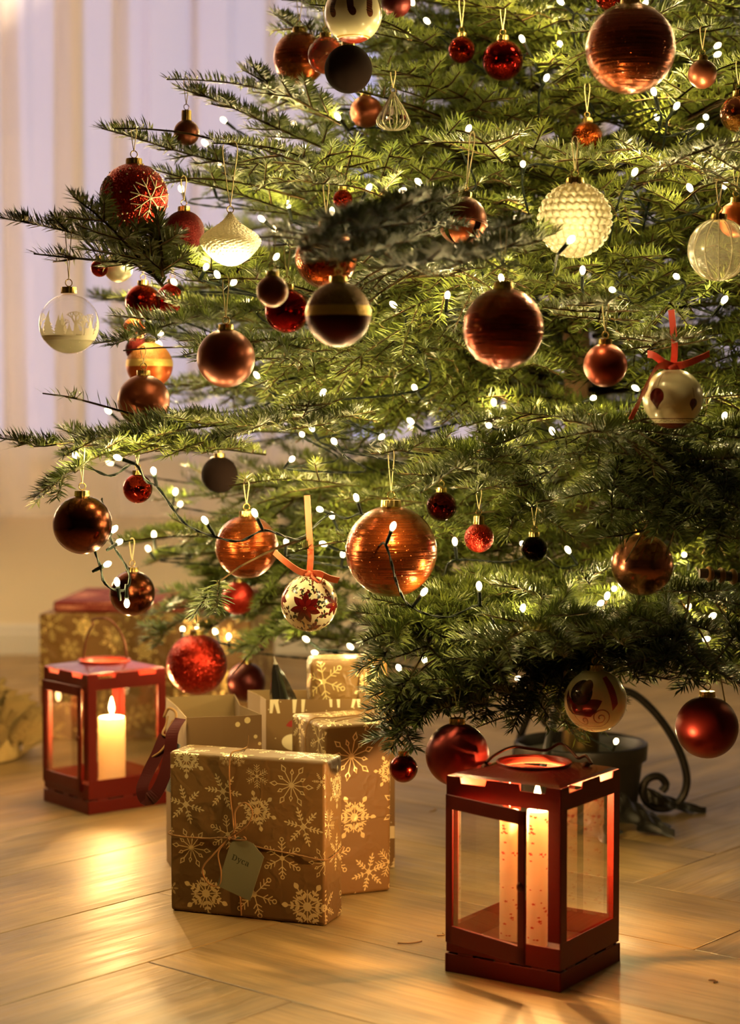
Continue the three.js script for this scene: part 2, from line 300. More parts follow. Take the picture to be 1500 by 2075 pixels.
// bulbs wound round the inside of the tree, which the needles let through as glints
{
  const inner = [];
  for (let i = 0; i < 64; i++) {
    const h = 0.5 + 1.35 * (i / 63), a = i * 0.83, r = reach(h) * (0.45 + 0.38 * rnd());
    const p = V(TRUNK.x + r * Math.cos(a), h + rr(-0.03, 0.03), TRUNK.z + r * Math.sin(a)), [px, py] = project(p);
    if (p.z > -2.9 || px < table(EDGE, py) + 70) continue;           // none in front of the gifts, none outside the outline
    inner.push(p);
  }
  BULBS.push(inner.slice(0, inner.length >> 1), inner.slice(inner.length >> 1));
  // on down its right side, past the edge of the frame
  const aside = [];
  for (let i = 0; i < 30; i++) {
    const h = 0.95 + 0.85 * (i / 39), a = -0.15 + 0.75 * Math.sin(i * 0.7), r = reach(h) * rr(0.82, 0.95), p = V(TRUNK.x + r * Math.cos(a), h + rr(-0.03, 0.03), TRUNK.z + r * Math.sin(a));
    if (project(p)[0] > 1530) aside.push(p);
  }
  BULBS.push(aside);
  // and round its far side, which light the curtain and the wall
  const far = [];
  for (let i = 0; i < 56; i++) {
    const h = 0.45 + 1.45 * (i / 55), a = -Math.PI / 2 + 1.45 * Math.sin(i * 0.55), r = reach(h) * rr(0.84, 0.97);
    const p = V(TRUNK.x + r * Math.cos(a), h + rr(-0.03, 0.03), TRUNK.z + r * Math.sin(a)), [px, py] = project(p);
    if (px < table(EDGE, py) + 50) continue;
    far.push(p);
  }
  BULBS.push(far.slice(0, far.length >> 1), far.slice(far.length >> 1));
}

// lines of sight that stay open: in the photograph nothing stands before these
const OPEN = [];
for (const o of ORNAMENTS) OPEN.push({ a: o.p, r: o.r * o.keep * 0.92, len: o.d > 2.4 ? 0.55 : 0.4, ball: o.r + 0.006 });
for (const px of [1430, 1452, 1474, 1496]) OPEN.push({ a: at(px, 1166, 2.72), r: 0.008, len: 0.5, ball: 0.014 });   // the bead garland
BULBS.slice(0, 9).forEach((s) => s.forEach((p) => OPEN.push({ a: p, r: 0.009, len: 0.6, ball: 0.012 })));
for (const o of OPEN) { const to = V(0, EYE, 0).sub(o.a).normalize(); o.b = o.a.clone().addScaledVector(to, o.len); o.ab = o.b.clone().sub(o.a); o.l2 = o.ab.lengthSq(); }
function blocks(x, y, z, extra = 0) {
  for (const o of OPEN) {
    const dx = x - o.a.x, dy = y - o.a.y, dz = z - o.a.z;
    const t = clamp((dx * o.ab.x + dy * o.ab.y + dz * o.ab.z) / o.l2, 0, 1);
    const ex = dx - t * o.ab.x, ey = dy - t * o.ab.y, ez = dz - t * o.ab.z, r = (t === 0 ? o.ball : o.r) + extra;
    if (ex * ex + ey * ey + ez * ez < r * r) return true;
  }
  return false;
}
const insideBall = (p) => { for (const o of ORNAMENTS) if ((p.x - o.p.x) ** 2 + (p.y - o.p.y) ** 2 + (p.z - o.p.z) ** 2 < (o.r + 0.004) ** 2) return true; return false; };

// ---------------------------------------------------------------- the fir tree
const needleMaterial = std({ color: 0xffffff, vertexColors: true, roughness: 0.33, side: THREE.DoubleSide });
const bark = dataTexture(128, 256, (u, v) => { const n = fbm(u * 8, v * 24, 8, 24, 4, 4); return [0.36 + 0.3 * (n - 0.4), 0.26 + 0.24 * (n - 0.4), 0.16 + 0.16 * (n - 0.4)]; }, true);
const barkMaterial = std({ map: bark, roughness: 0.85, bumpMap: bark, bumpScale: 0.002 });
const twigMaterial = std({ color: rgb(0.27, 0.16, 0.065), roughness: 0.75 });
let nNeedles = 0;
class Sprig {                                                       // needles and wood of one branch, as growing lists
  constructor() { this.p = []; this.n = []; this.c = []; this.i = []; this.wp = []; this.wn = []; this.wuv = []; this.wi = []; }
  wood(pts, r0, r1, sides) {
    const base = this.wp.length / 3, t = V(0, 0, 0), s = V(0, 0, 0), u = V(0, 0, 0);
    pts.forEach((p, k) => {
      t.subVectors(pts[Math.min(k + 1, pts.length - 1)], pts[Math.max(k - 1, 0)]).normalize();
      s.crossVectors(t, Math.abs(t.y) > 0.9 ? V(1, 0, 0) : V(0, 1, 0)).normalize(); u.crossVectors(s, t);
      const r = lerp(r0, r1, k / (pts.length - 1));
      for (let q = 0; q <= sides; q++) { const a = (q / sides) * 6.2832, c = Math.cos(a), d = Math.sin(a), nx = s.x * c + u.x * d, ny = s.y * c + u.y * d, nz = s.z * c + u.z * d; this.wp.push(p.x + nx * r, p.y + ny * r, p.z + nz * r); this.wn.push(nx, ny, nz); this.wuv.push(q / sides, k * 0.3); }
    });
    for (let k = 0; k < pts.length - 1; k++) for (let q = 0; q < sides; q++) { const a = base + k * (sides + 1) + q, b = a + sides + 1; this.wi.push(a, a + 1, b, b, a + 1, b + 1); }
  }
  needle(p, dir, up, len, w, col) {
    if (this.coarse) {                                              // on the far side of the tree: one broader blade
      const s = tmpS.crossVectors(dir, up); if (s.lengthSq() < 1e-6) return; s.normalize().multiplyScalar(w * 0.9);
      const n = tmpN.crossVectors(s, dir).normalize(), base = this.p.length / 3;
      this.p.push(p.x - s.x, p.y - s.y, p.z - s.z, p.x + s.x, p.y + s.y, p.z + s.z, p.x + dir.x * len, p.y + dir.y * len, p.z + dir.z * len);
      for (let q = 0; q < 3; q++) { this.n.push(n.x, n.y, n.z); this.c.push(col[0], col[1], col[2]); }
      this.i.push(base, base + 1, base + 2); nNeedles++; return;
    }
    const s = tmpS.crossVectors(dir, up); if (s.lengthSq() < 1e-6) return; s.normalize();
    const n = tmpN.crossVectors(s, dir), base = this.p.length / 3, bend = len * rr(-0.02, 0.09);
    const mx = p.x + dir.x * len * 0.55 + n.x * bend, my = p.y + dir.y * len * 0.55 + n.y * bend, mz = p.z + dir.z * len * 0.55 + n.z * bend;
    const a = w * 0.32, b = w * 0.5, P = this.p, N = this.n;
    P.push(p.x - s.x * a, p.y - s.y * a, p.z - s.z * a, p.x + s.x * a, p.y + s.y * a, p.z + s.z * a);
    P.push(mx - s.x * b, my - s.y * b, mz - s.z * b, mx + s.x * b, my + s.y * b, mz + s.z * b);
    P.push(p.x + dir.x * len, p.y + dir.y * len, p.z + dir.z * len);
    const k = 0.55; for (const e of [-k, k, -k, k, 0]) N.push(n.x + s.x * e, n.y + s.y * e, n.z + s.z * e);
    for (let q = 0; q < 5; q++) this.c.push(col[0], col[1], col[2]);
    this.i.push(base, base + 1, base + 2, base + 2, base + 1, base + 3, base + 2, base + 3, base + 4);
    nNeedles++;
  }
  // needles along a polyline; up is the upper side of the spray
  clothe(pts, up, density, size, tipFresh, sparse = 1) {
    let total = 0; for (let k = 1; k < pts.length; k++) total += pts[k].distanceTo(pts[k - 1]);
    const a = V(0, 0, 0), side = V(0, 0, 0), u = V(0, 0, 0), p = V(0, 0, 0), rad = V(0, 0, 0), dir = V(0, 0, 0);
    let run = 0;
    for (let k = 1; k < pts.length; k++) {
      a.subVectors(pts[k], pts[k - 1]); const l = a.length(); if (l < 1e-5) continue; a.divideScalar(l);
      side.crossVectors(a, up).normalize(); u.crossVectors(side, a).normalize();
      const n = Math.max(1, Math.round(l * density * sparse + rnd() * 0.6));
      for (let q = 0; q < n; q++) {
        const f = (q + rnd()) / n; p.copy(pts[k - 1]).addScaledVector(a, l * f);
        if (insideBall(p)) continue;
        const s = (run + l * f) / total, tip = Math.max(0, 1 - (total - run - l * f) / 0.03);
        const phi = (rnd() < 0.5 ? -1 : 1) * (rnd() < 0.5 ? rr(50, 105) : rr(4, 60)) * 0.01745, top = Math.cos(phi);
        rad.copy(u).multiplyScalar(top).addScaledVector(side, Math.sin(phi));
        const beta = lerp(rr(50, 68), rr(8, 55), tip) * 0.01745;
        dir.copy(a).multiplyScalar(Math.cos(beta)).addScaledVector(rad, Math.sin(beta));
        dir.x += rr(-0.09, 0.09); dir.y += rr(-0.09, 0.09); dir.z += rr(-0.09, 0.09); dir.normalize();
        const len = size * rr(0.82, 1.12) * (1 - 0.12 * Math.max(0, top)) * (1 - 0.25 * tip) * (s < 0.05 ? 0.7 : 1);
        const fresh = clamp(tipFresh + rr(-0.3, 0.3), 0, 1), m = rr(0.75, 1.25);
        this.needle(p, dir, tmpU.copy(u).addScaledVector(side, rr(-0.4, 0.4)), len, this.width ?? 0.0021, [lerp(0.054, 0.112, fresh) * m, lerp(0.078, 0.130, fresh) * m, lerp(0.016, 0.020, fresh) * m]);
      }
      run += l;
    }
  }
  build(name, parent, wood = twigMaterial) {
    const g = new THREE.BufferGeometry();
    g.setAttribute('position', new THREE.Float32BufferAttribute(this.wp, 3)); g.setAttribute('normal', new THREE.Float32BufferAttribute(this.wn, 3)); g.setAttribute('uv', new THREE.Float32BufferAttribute(this.wuv, 2)); g.setIndex(this.wi);
    const b = part(numbered(name), g, wood, parent);
    if (this.i.length) {
      const h = new THREE.BufferGeometry();
      h.setAttribute('position', new THREE.Float32BufferAttribute(this.p, 3)); h.setAttribute('normal', new THREE.Float32BufferAttribute(this.n, 3)); h.setAttribute('color', new THREE.Float32BufferAttribute(this.c, 3)); h.setIndex(this.i);
      part(numbered('needles'), h, needleMaterial, b).userData.kind = 'stuff';
    }
    return b;
  }
}
const tmpS = V(0, 0, 0), tmpN = V(0, 0, 0), tmpU = V(0, 0, 0);
// a bent line from p along dir that ends len further, lifted or lowered at its tip
function bentLine(p, dir, len, lift, n) {
  const out = [p.clone()], d = dir.clone(), q = p.clone();
  for (let k = 0; k < n; k++) { d.y += lift / n; d.normalize(); q.addScaledVector(d, len / n); out.push(q.clone()); }
  return out;
}
const lengthOf = (pts) => { let l = 0; for (let k = 1; k < pts.length; k++) l += pts[k].distanceTo(pts[k - 1]); return l; };
// side shoots on both sides of a line
function sideShoots(B, pts, up, o) {
  const curve = new THREE.CatmullRomCurve3(pts, false, 'centripetal'), L = lengthOf(pts), a = V(0, 0, 0), side = V(0, 0, 0), dir = V(0, 0, 0);
  for (let s = o.from * L, k = 0; s < L - 0.025; s += o.step * rr(0.75, 1.25), k++) {
    const t = s / L, p = curve.getPointAt(t); curve.getTangentAt(t, a);
    side.crossVectors(a, up).normalize();
    for (const e of [-1, 1]) {
      if (rnd() > o.fill) continue;
      const len = Math.min(o.most, (L - s) * o.ratio + o.least) * rr(0.7, 1.15), ang = rr(38, 58) * 0.01745;
      dir.copy(a).multiplyScalar(Math.cos(ang)).addScaledVector(side, e * Math.sin(ang)).addScaledVector(up, o.spread ? rr(-o.spread, o.spread * 0.7) : rr(-0.16, 0.2)).normalize();
      const line = bentLine(p, dir, len, o.lift + rr(-0.2, 0.1), Math.max(2, Math.ceil(len / 0.06)));
      if (!o.free && line.some((q) => blocks(q.x, q.y, q.z, 0.011))) { if (len < 0.1 || rnd() < 0.3) continue; line.length = Math.ceil(line.length / 2); if (line.length < 2 || line.some((q) => blocks(q.x, q.y, q.z, 0.011))) continue; }
      if (o.limit && o.limit(line[line.length - 1])) continue;
      if (!B.coarse || len > 0.12) B.wood(line, 0.0022, 0.0011, 3);
      B.clothe(line, up, o.density, o.size, o.fresh + (o.sub ? 0 : 0.15), o.sparse ?? 1);
      if (o.sub && len > 0.1) sideShoots(B, line, up, { ...o, from: 0.3, step: o.step * 0.85, ratio: 0.4, least: 0.025, most: 0.11, sub: false, fill: o.fill * 0.8, fresh: o.fresh + 0.2 });
    }
  }
}
const tree = thing('christmas_tree', 'big green fir decorated with red and copper baubles and warm light strings', 'christmas tree', V(0, 0, 0));
{
  // trunk
  const pts = [V(TRUNK.x, 0.12, TRUNK.z), V(TRUNK.x - 0.003, 0.6, TRUNK.z), V(TRUNK.x - 0.02, 1.1, TRUNK.z), V(TRUNK.x - 0.035, 1.6, TRUNK.z), V(TRUNK.x - 0.03, 2.35, TRUNK.z)];
  const tg = new THREE.TubeGeometry(new THREE.CatmullRomCurve3(pts), 60, 1, 16, false), c = new THREE.CatmullRomCurve3(pts), pa = tg.attributes.position;
  for (let k = 0; k < pa.count; k++) { const ring = Math.floor(k / 17), f = ring / 60, q = c.getPointAt(f), r = lerp(0.033, 0.008, f) * (1 + 0.12 * (vnoise(ring * 0.7, (k % 17 % 16) * 0.8, 0, 0, 3) - 0.5)); pa.setXYZ(k, q.x + (pa.getX(k) - q.x) * r, q.y + (pa.getY(k) - q.y) * r, q.z + (pa.getZ(k) - q.z) * r); }
  tg.computeVertexNormals();
  part('trunk', tg, barkMaterial, tree);

  const outside = (v) => {                                          // where the photograph shows no tree
    const [px, py] = project(v), d = -v.z;
    if (px < table(EDGE, py) - 4) return true;
    if (px < 742 && py > 1120 && d < 3.25) return true;
    if (py > 1545) return true;
    if (px > 1285 && py > 1395) return true;
    return false;
  };
  const UP = V(0, 1, 0);
  const branch = (axis, up, o, name = 'branch') => {
    const B = new Sprig(), L = lengthOf(axis); B.coarse = o.coarse; B.width = o.width;
    B.wood(axis, o.wood ?? 0.0025 + 0.003 * Math.min(1, L), 0.0012, 6);
    const bare = o.bare ?? 0.3, from = Math.floor(axis.length * bare);
    const tail = axis.slice(from);
    if (tail.length > 1) {
      // needles on the main shoot where it does not cover a bauble or a bulb
      let run = [];
      const flush = () => { if (run.length > 1) B.clothe(run, up, o.density * 1.1, o.size, o.fresh, o.sparse ?? 1); run = []; };
      for (const q of tail) { if (!o.free && blocks(q.x, q.y, q.z, 0.008)) flush(); else run.push(q); }
      flush();
    }
    sideShoots(B, axis, up, { from: 0.18, step: 0.062, ratio: 0.45, least: 0.045, most: 0.34, lift: 0.12, fill: 0.92, sub: true, limit: outside, ...o });
    return B.build(name, tree);
  };
  const look = V(0, 0, 0).sub(TRUNK).setY(0).normalize();
  // whorls of branches up the trunk and single ones between them
  let made = 0;
  for (let k = 0; k < 13; k++) for (let j = 0; j < (k > 9 ? 7 : 14); j++) {
    const whorl = j < 9, h0 = 0.42 + 0.125 * k + (whorl ? rr(-0.015, 0.015) : rr(0.03, 0.1)), az0 = k * 2.4 + j * (whorl ? 6.2832 / 9 : 6.2832 / 5) + rr(-0.12, 0.12);
    let best = null, bestBad = 1e9;
    for (let trial = 0; trial < 14; trial++) {
      const az = az0 + (trial ? rr(-0.3, 0.3) : 0), hh = h0 + (trial ? rr(-0.05, 0.05) : 0), out = V(Math.cos(az), 0, Math.sin(az));
      const elev = lerp(-0.22, 0.30, clamp((hh - 0.4) / 0.9, 0, 1)) + rr(-0.08, 0.08), scale = (whorl ? 1 : 0.78) * rr(0.86, 1.02);
      let L = reach(hh) * scale;
      for (let it = 0; it < 3; it++) L = reach(hh + L * Math.tan(elev)) * scale;
      let axis;
      for (let cut = 0; cut < 12; cut++) {
        const p0 = V(TRUNK.x, hh, TRUNK.z).addScaledVector(out, 0.02), d = out.clone(); d.y = Math.tan(elev) + 0.1; d.normalize();
        axis = bentLine(p0, d, L, -0.2, 12);
        axis.forEach((q, i) => { const e = i / 12; q.addScaledVector(V(-out.z, 0, out.x), 0.05 * L * Math.sin(e * 3 + k + j) * e); q.y += 0.025 * L * Math.sin(e * 5 + j * 2) * e; });
        if (!outside(axis[axis.length - 1])) break;
        L *= 0.9;
      }
      if (L < 0.22) continue;
      let bad = 0; for (let q = 8; q < axis.length * 2 - 1; q++) { const a = axis[q >> 1], e = axis[Math.min(axis.length - 1, (q + 1) >> 1)]; if (blocks((a.x + e.x) / 2, (a.y + e.y) / 2, (a.z + e.z) / 2, 0.012)) bad++; }
      if (outside(axis[axis.length - 1])) bad += 6;
      if (bad < bestBad) { bestBad = bad; best = { axis, out }; }
      if (!bad) break;
    }
    if (!best || bestBad > 7) continue;
    if (bestBad > 0) { for (let q = 4; q < best.axis.length; q++) if (blocks(best.axis[q].x, best.axis[q].y, best.axis[q].z, 0.012)) { best.axis.length = q; break; } if (best.axis.length < 5) continue; }
    const facing = best.out.dot(look), high = project(best.axis[best.axis.length - 1])[1] < -120;
    const rich = facing > -0.05 && !high;
    branch(best.axis, UP, rich ? { density: 660, size: 0.0268, width: 0.00235, fresh: rr(0.2, 0.6), step: 0.047, bare: 0.2, spread: 0.55, lift: -0.12 } : { density: 430, size: 0.03, fresh: 0.3, step: 0.05, sub: !high, most: 0.32, spread: 0.6, coarse: true });
    made++;
  }
  // branches that the photograph shows one by one: points in it and their distances, from the wood to the tip
  const shown = [
    [[[640, 610, 3.0], [420, 545, 2.75], [250, 500, 2.66], [110, 462, 2.62], [-4, 440, 2.6]], { free: true, most: 0.13, ratio: 0.25, least: 0.02, bare: 0.12 }],
    [[[760, 838, 2.85], [560, 850, 2.72], [380, 868, 2.66], [240, 882, 2.63], [110, 900, 2.62], [-12, 886, 2.6]], { free: true, most: 0.15, ratio: 0.3, least: 0.02, bare: 0.12 }],
    [[[360, 860, 2.74], [240, 832, 2.72], [150, 806, 2.7], [86, 797, 2.69]], { free: true, sparse: 0.12, fill: 0.3, most: 0.05, bare: 0.05 }],
    [[[640, 372, 3.05], [480, 335, 2.95], [360, 306, 2.88], [265, 276, 2.84], [206, 260, 2.82]], { free: true, most: 0.09, ratio: 0.2, least: 0.01, bare: 0.12 }],
    [[[680, 310, 3.0], [530, 245, 2.9], [430, 200, 2.86], [362, 178, 2.84]], { free: true, most: 0.1, ratio: 0.22, least: 0.015, bare: 0.12 }],
    [[[690, 250, 3.0], [580, 190, 2.95], [490, 140, 2.93]], { free: true, most: 0.09, bare: 0.1 }],
    [[[640, 445, 3.0], [470, 388, 2.92], [380, 362, 2.88], [316, 345, 2.86]], { free: true, most: 0.1, ratio: 0.25, bare: 0.1 }],
    [[[700, 140, 3.05], [620, 72, 3.02], [556, 28, 3.0]], { free: true, most: 0.07, bare: 0.1 }],
    [[[330, 580, 2.64], [262, 500, 2.59], [205, 442, 2.54], [148, 398, 2.5]], { free: true, most: 0.085, ratio: 0.3, bare: 0.1 }],
    [[[300, 535, 2.64], [160, 524, 2.62], [68, 514, 2.6]], { free: true, sparse: 0.3, fill: 0.35, most: 0.04, bare: 0.1 }],
    [[[330, 560, 2.6], [326, 495, 2.56], [318, 435, 2.53]], { free: true, most: 0.05, bare: 0.05 }],
    [[[470, 905, 2.8], [330, 902, 2.72], [240, 908, 2.68], [150, 950, 2.64], [68, 1008, 2.62]], { free: true, most: 0.12, ratio: 0.3, bare: 0.1 }],
    [[[420, 645, 3.4], [320, 614, 3.5], [184, 604, 3.5]], { free: true, most: 0.05, bare: 0.1 }],
    [[[420, 700, 3.4], [300, 668, 3.4], [214, 652, 3.4]], { free: true, most: 0.05, bare: 0.1 }],
    [[[540, 610, 3.0], [400, 640, 2.85], [300, 672, 2.78], [224, 700, 2.74]], { free: true, most: 0.1, bare: 0.1 }],
    [[[1180, 1170, 3.15], [1000, 1215, 2.85], [880, 1245, 2.7], [736, 1300, 2.6]], { most: 0.16, ratio: 0.35, bare: 0.15 }],
    [[[1100, 1240, 3.0], [960, 1325, 2.75], [860, 1415, 2.62], [792, 1520, 2.56]], { most: 0.16, ratio: 0.35, bare: 0.15 }],
    [[[1060, 1200, 3.0], [940, 1290, 2.72], [840, 1370, 2.62], [780, 1440, 2.58]], { most: 0.14, ratio: 0.3, bare: 0.15 }],
    [[[1150, 1240, 3.0], [1050, 1335, 2.7], [960, 1410, 2.6], [885, 1440, 2.55]], { most: 0.16, ratio: 0.4, bare: 0.15 }],
    [[[1200, 1230, 3.0], [1150, 1310, 2.7], [1110, 1380, 2.6], [1070, 1440, 2.56]], { most: 0.15, ratio: 0.4, bare: 0.15 }],
    [[[1250, 1210, 3.0], [1250, 1290, 2.7], [1270, 1340, 2.6], [1296, 1378, 2.55]], { most: 0.13, ratio: 0.4, bare: 0.15 }],
    [[[1360, 1190, 3.0], [1425, 1290, 2.7], [1458, 1360, 2.62], [1472, 1435, 2.6]], { most: 0.12, ratio: 0.35, bare: 0.15 }],
    [[[1100, 1190, 3.0], [1130, 1240, 2.7], [1180, 1290, 2.6], [1220, 1340, 2.55]], { most: 0.15, ratio: 0.4, bare: 0.15 }],
    [[[1320, 1180, 2.95], [1340, 1240, 2.7], [1370, 1280, 2.6], [1410, 1320, 2.55]], { most: 0.15, ratio: 0.4, bare: 0.15 }],
    [[[1010, 1215, 3.0], [930, 1300, 2.8], [880, 1370, 2.68], [850, 1460, 2.6]], { most: 0.17, ratio: 0.4, bare: 0.1, spread: 0.5 }],
    [[[1080, 1230, 3.0], [1010, 1320, 2.78], [990, 1390, 2.66], [985, 1455, 2.6]], { most: 0.17, ratio: 0.4, bare: 0.1, spread: 0.5 }],
    [[[1170, 1210, 3.0], [1190, 1280, 2.75], [1150, 1350, 2.64], [1130, 1420, 2.58]], { most: 0.16, ratio: 0.4, bare: 0.1, spread: 0.5 }],
    [[[1050, 1200, 2.9], [1040, 1260, 2.68], [1020, 1310, 2.58], [960, 1370, 2.52]], { most: 0.18, ratio: 0.4, bare: 0.1, spread: 0.5 }],
    [[[1240, 1190, 2.9], [1210, 1250, 2.68], [1150, 1300, 2.58], [1090, 1330, 2.52]], { most: 0.18, ratio: 0.4, bare: 0.1, spread: 0.5 }],
    [[[1290, 1200, 2.95], [1320, 1270, 2.68], [1340, 1310, 2.58], [1330, 1350, 2.52]], { most: 0.15, ratio: 0.4, bare: 0.1, spread: 0.5 }],
    [[[1420, 1180, 2.95], [1470, 1250, 2.66], [1500, 1300, 2.56], [1530, 1350, 2.52]], { most: 0.15, ratio: 0.4, bare: 0.1, spread: 0.5 }],
    [[[900, 1180, 2.95], [850, 1230, 2.75], [800, 1290, 2.64], [760, 1370, 2.6]], { most: 0.12, ratio: 0.3, bare: 0.1, spread: 0.4 }],
    [[[930, 1200, 2.85], [880, 1280, 2.7], [845, 1350, 2.62], [800, 1420, 2.57]], { most: 0.16, ratio: 0.4, bare: 0.05, spread: 0.5, density: 1300 }],
    [[[990, 1230, 2.85], [950, 1310, 2.7], [900, 1390, 2.6], [845, 1470, 2.55]], { most: 0.18, ratio: 0.45, bare: 0.05, spread: 0.5, density: 1300 }],
    [[[1030, 1250, 2.85], [1000, 1330, 2.68], [960, 1400, 2.58], [940, 1445, 2.54]], { most: 0.18, ratio: 0.45, bare: 0.05, spread: 0.5, density: 1300 }],
    [[[1100, 1260, 2.85], [1090, 1340, 2.68], [1070, 1410, 2.58], [1040, 1475, 2.54]], { most: 0.18, ratio: 0.45, bare: 0.05, spread: 0.5, density: 1300 }],
    [[[1160, 1190, 2.8], [1120, 1240, 2.62], [1060, 1280, 2.54], [980, 1320, 2.48]], { most: 0.18, ratio: 0.45, bare: 0.05, spread: 0.5, density: 1300 }],
    [[[1300, 1170, 2.8], [1290, 1230, 2.62], [1260, 1270, 2.54], [1200, 1300, 2.48]], { most: 0.18, ratio: 0.45, bare: 0.05, spread: 0.5, density: 1300 }],
    [[[1400, 1190, 2.8], [1390, 1250, 2.64], [1370, 1300, 2.56], [1330, 1360, 2.5]], { most: 0.16, ratio: 0.45, bare: 0.05, spread: 0.5, density: 1300 }],
    [[[1400, 860, 2.8], [1380, 940, 2.62], [1350, 1010, 2.54], [1330, 1080, 2.5]], { most: 0.16, ratio: 0.45, bare: 0.05, spread: 0.5, density: 1300 }],
    [[[1260, 880, 2.8], [1250, 950, 2.62], [1240, 1010, 2.55], [1240, 1060, 2.5]], { most: 0.15, ratio: 0.4, bare: 0.05, spread: 0.5, density: 1300 }],
    [[[1480, 900, 2.8], [1470, 980, 2.62], [1460, 1060, 2.54], [1450, 1120, 2.5]], { most: 0.16, ratio: 0.45, bare: 0.05, spread: 0.5, density: 1300 }],
    [[[960, 900, 2.8], [930, 940, 2.62], [880, 980, 2.54], [850, 1000, 2.5]], { most: 0.15, ratio: 0.4, bare: 0.05, spread: 0.5, density: 1300 }],
    [[[1000, 950, 2.85], [1070, 1012, 2.7], [1110, 1050, 2.66], [1166, 1092, 2.63]], { most: 0.05, bare: 0.2, fresh: 0.8 }],
    [[[1070, 1012, 2.7], [1045, 1040, 2.67], [1028, 1090, 2.64]], { most: 0.03, bare: 0.05, fresh: 0.8 }],
    [[[1350, 960, 2.75], [1318, 1050, 2.58], [1268, 1138, 2.52]], { most: 0.1, bare: 0.1 }],
    [[[1400, 950, 2.75], [1380, 1040, 2.6], [1350, 1125, 2.55]], { most: 0.1, bare: 0.1 }],
    [[[930, 420, 2.7], [820, 450, 2.35], [720, 470, 2.2], [610, 505, 2.1]], { free: true, most: 0.06, ratio: 0.4, bare: 0.05, spread: 0.5 }],
    [[[900, 400, 2.6], [820, 420, 2.3], [740, 436, 2.15], [660, 462, 2.08]], { free: true, most: 0.055, ratio: 0.4, bare: 0.05, spread: 0.5 }],
    [[[860, 470, 2.6], [800, 490, 2.3], [740, 510, 2.18], [690, 530, 2.12]], { free: true, most: 0.05, ratio: 0.4, bare: 0.05, spread: 0.5 }],
    [[[1080, 490, 2.6], [990, 508, 2.3], [910, 520, 2.2], [830, 540, 2.12]], { free: true, most: 0.06, ratio: 0.4, bare: 0.05, spread: 0.5 }],
    [[[640, 1060, 3.5], [470, 1105, 3.55], [310, 1130, 3.5]], { free: true, most: 0.12, bare: 0.05, spread: 0.5 }],
    [[[640, 1190, 3.4], [520, 1225, 3.4], [400, 1285, 3.4]], { free: true, most: 0.11, bare: 0.05, spread: 0.5 }],
    [[[600, 1140, 3.5], [440, 1175, 3.5], [330, 1245, 3.45]], { free: true, most: 0.12, bare: 0.05, spread: 0.5 }],
    [[[700, 1100, 3.3], [590, 1150, 3.25], [520, 1230, 3.2]], { most: 0.1, bare: 0.05, spread: 0.5 }],
    [[[560, 1050, 3.5], [420, 1075, 3.6], [250, 1105, 3.6]], { most: 0.14, bare: 0.1 }],
    [[[640, 1130, 3.45], [480, 1200, 3.4], [290, 1300, 3.35]], { most: 0.13, bare: 0.1 }],
    [[[660, 1170, 3.3], [560, 1265, 3.2], [470, 1368, 3.12]], { most: 0.09, bare: 0.1 }],
    [[[700, 1180, 3.3], [640, 1230, 3.2], [590, 1290, 3.15]], { most: 0.08, bare: 0.1 }],
    [[[620, 1090, 2.9], [520, 1130, 2.7], [440, 1180, 2.66], [395, 1245, 2.64]], { most: 0.1, ratio: 0.3, bare: 0.1 }],
  ];
  for (const [pts, o] of shown) {
    const c = new THREE.CatmullRomCurve3(pts.map((q) => at(...q)), false, 'centripetal'), axis = c.getSpacedPoints(Math.ceil(c.getLength() / 0.05));
    const a = axis[axis.length - 1].clone().sub(axis[0]).normalize(), up = V(0, 1, 0).addScaledVector(a, -a.y).normalize();
    branch(axis, up, { density: 1500, size: 0.0285, width: 0.0023, wood: 0.0026, fresh: 0.4, from: 0.1, step: 0.045, ratio: 0.35, spread: 0.35, limit: null, ...o });
  }
  // the twig that each ornament hangs from
  for (const o of ORNAMENTS) {
    const top = o.p.clone(); top.y += o.r * 1.12 + 0.014 + o.thread;
    const inward = V(TRUNK.x - top.x, 0, TRUNK.z - top.z).normalize(), p0 = top.clone().addScaledVector(inward, 0.24); p0.y -= 0.01;
    const tip = top.clone().addScaledVector(inward, -0.035); tip.y -= 0.004;
    const mid = top.clone().addScaledVector(inward, 0.1); mid.y += 0.004;
    const axis = new THREE.CatmullRomCurve3([p0, mid, top, tip], false, 'centripetal').getSpacedPoints(8);
    branch(axis, V(0, 1, 0), { density: 900, size: 0.0245, wood: 0.0018, fresh: rr(0.3, 0.7), from: 0.1, step: 0.05, ratio: 0.3, most: 0.09, least: 0.03, bare: 0.05, sub: false }, 'twig');
  }
  console.log('branches', made, 'needles', nNeedles);
}

// ---------------------------------------------------------------- baubles
const COLORS = {
  orange: [0.37, 0.068, 0.011], redorange: [0.40, 0.05, 0.012], red: [0.36, 0.022, 0.012], deepred: [0.36, 0.012, 0.010], rose: [0.55, 0.20, 0.12], brown: [0.13, 0.034, 0.014],
  maroon: [0.065, 0.007, 0.006], black: [0.008, 0.004, 0.003], copper: [0.145, 0.031, 0.010], redcopper: [0.25, 0.036, 0.012], darkred: [0.15, 0.011, 0.008], cream: [0.80, 0.73, 0.55], ivory: [0.86, 0.80, 0.64],
};
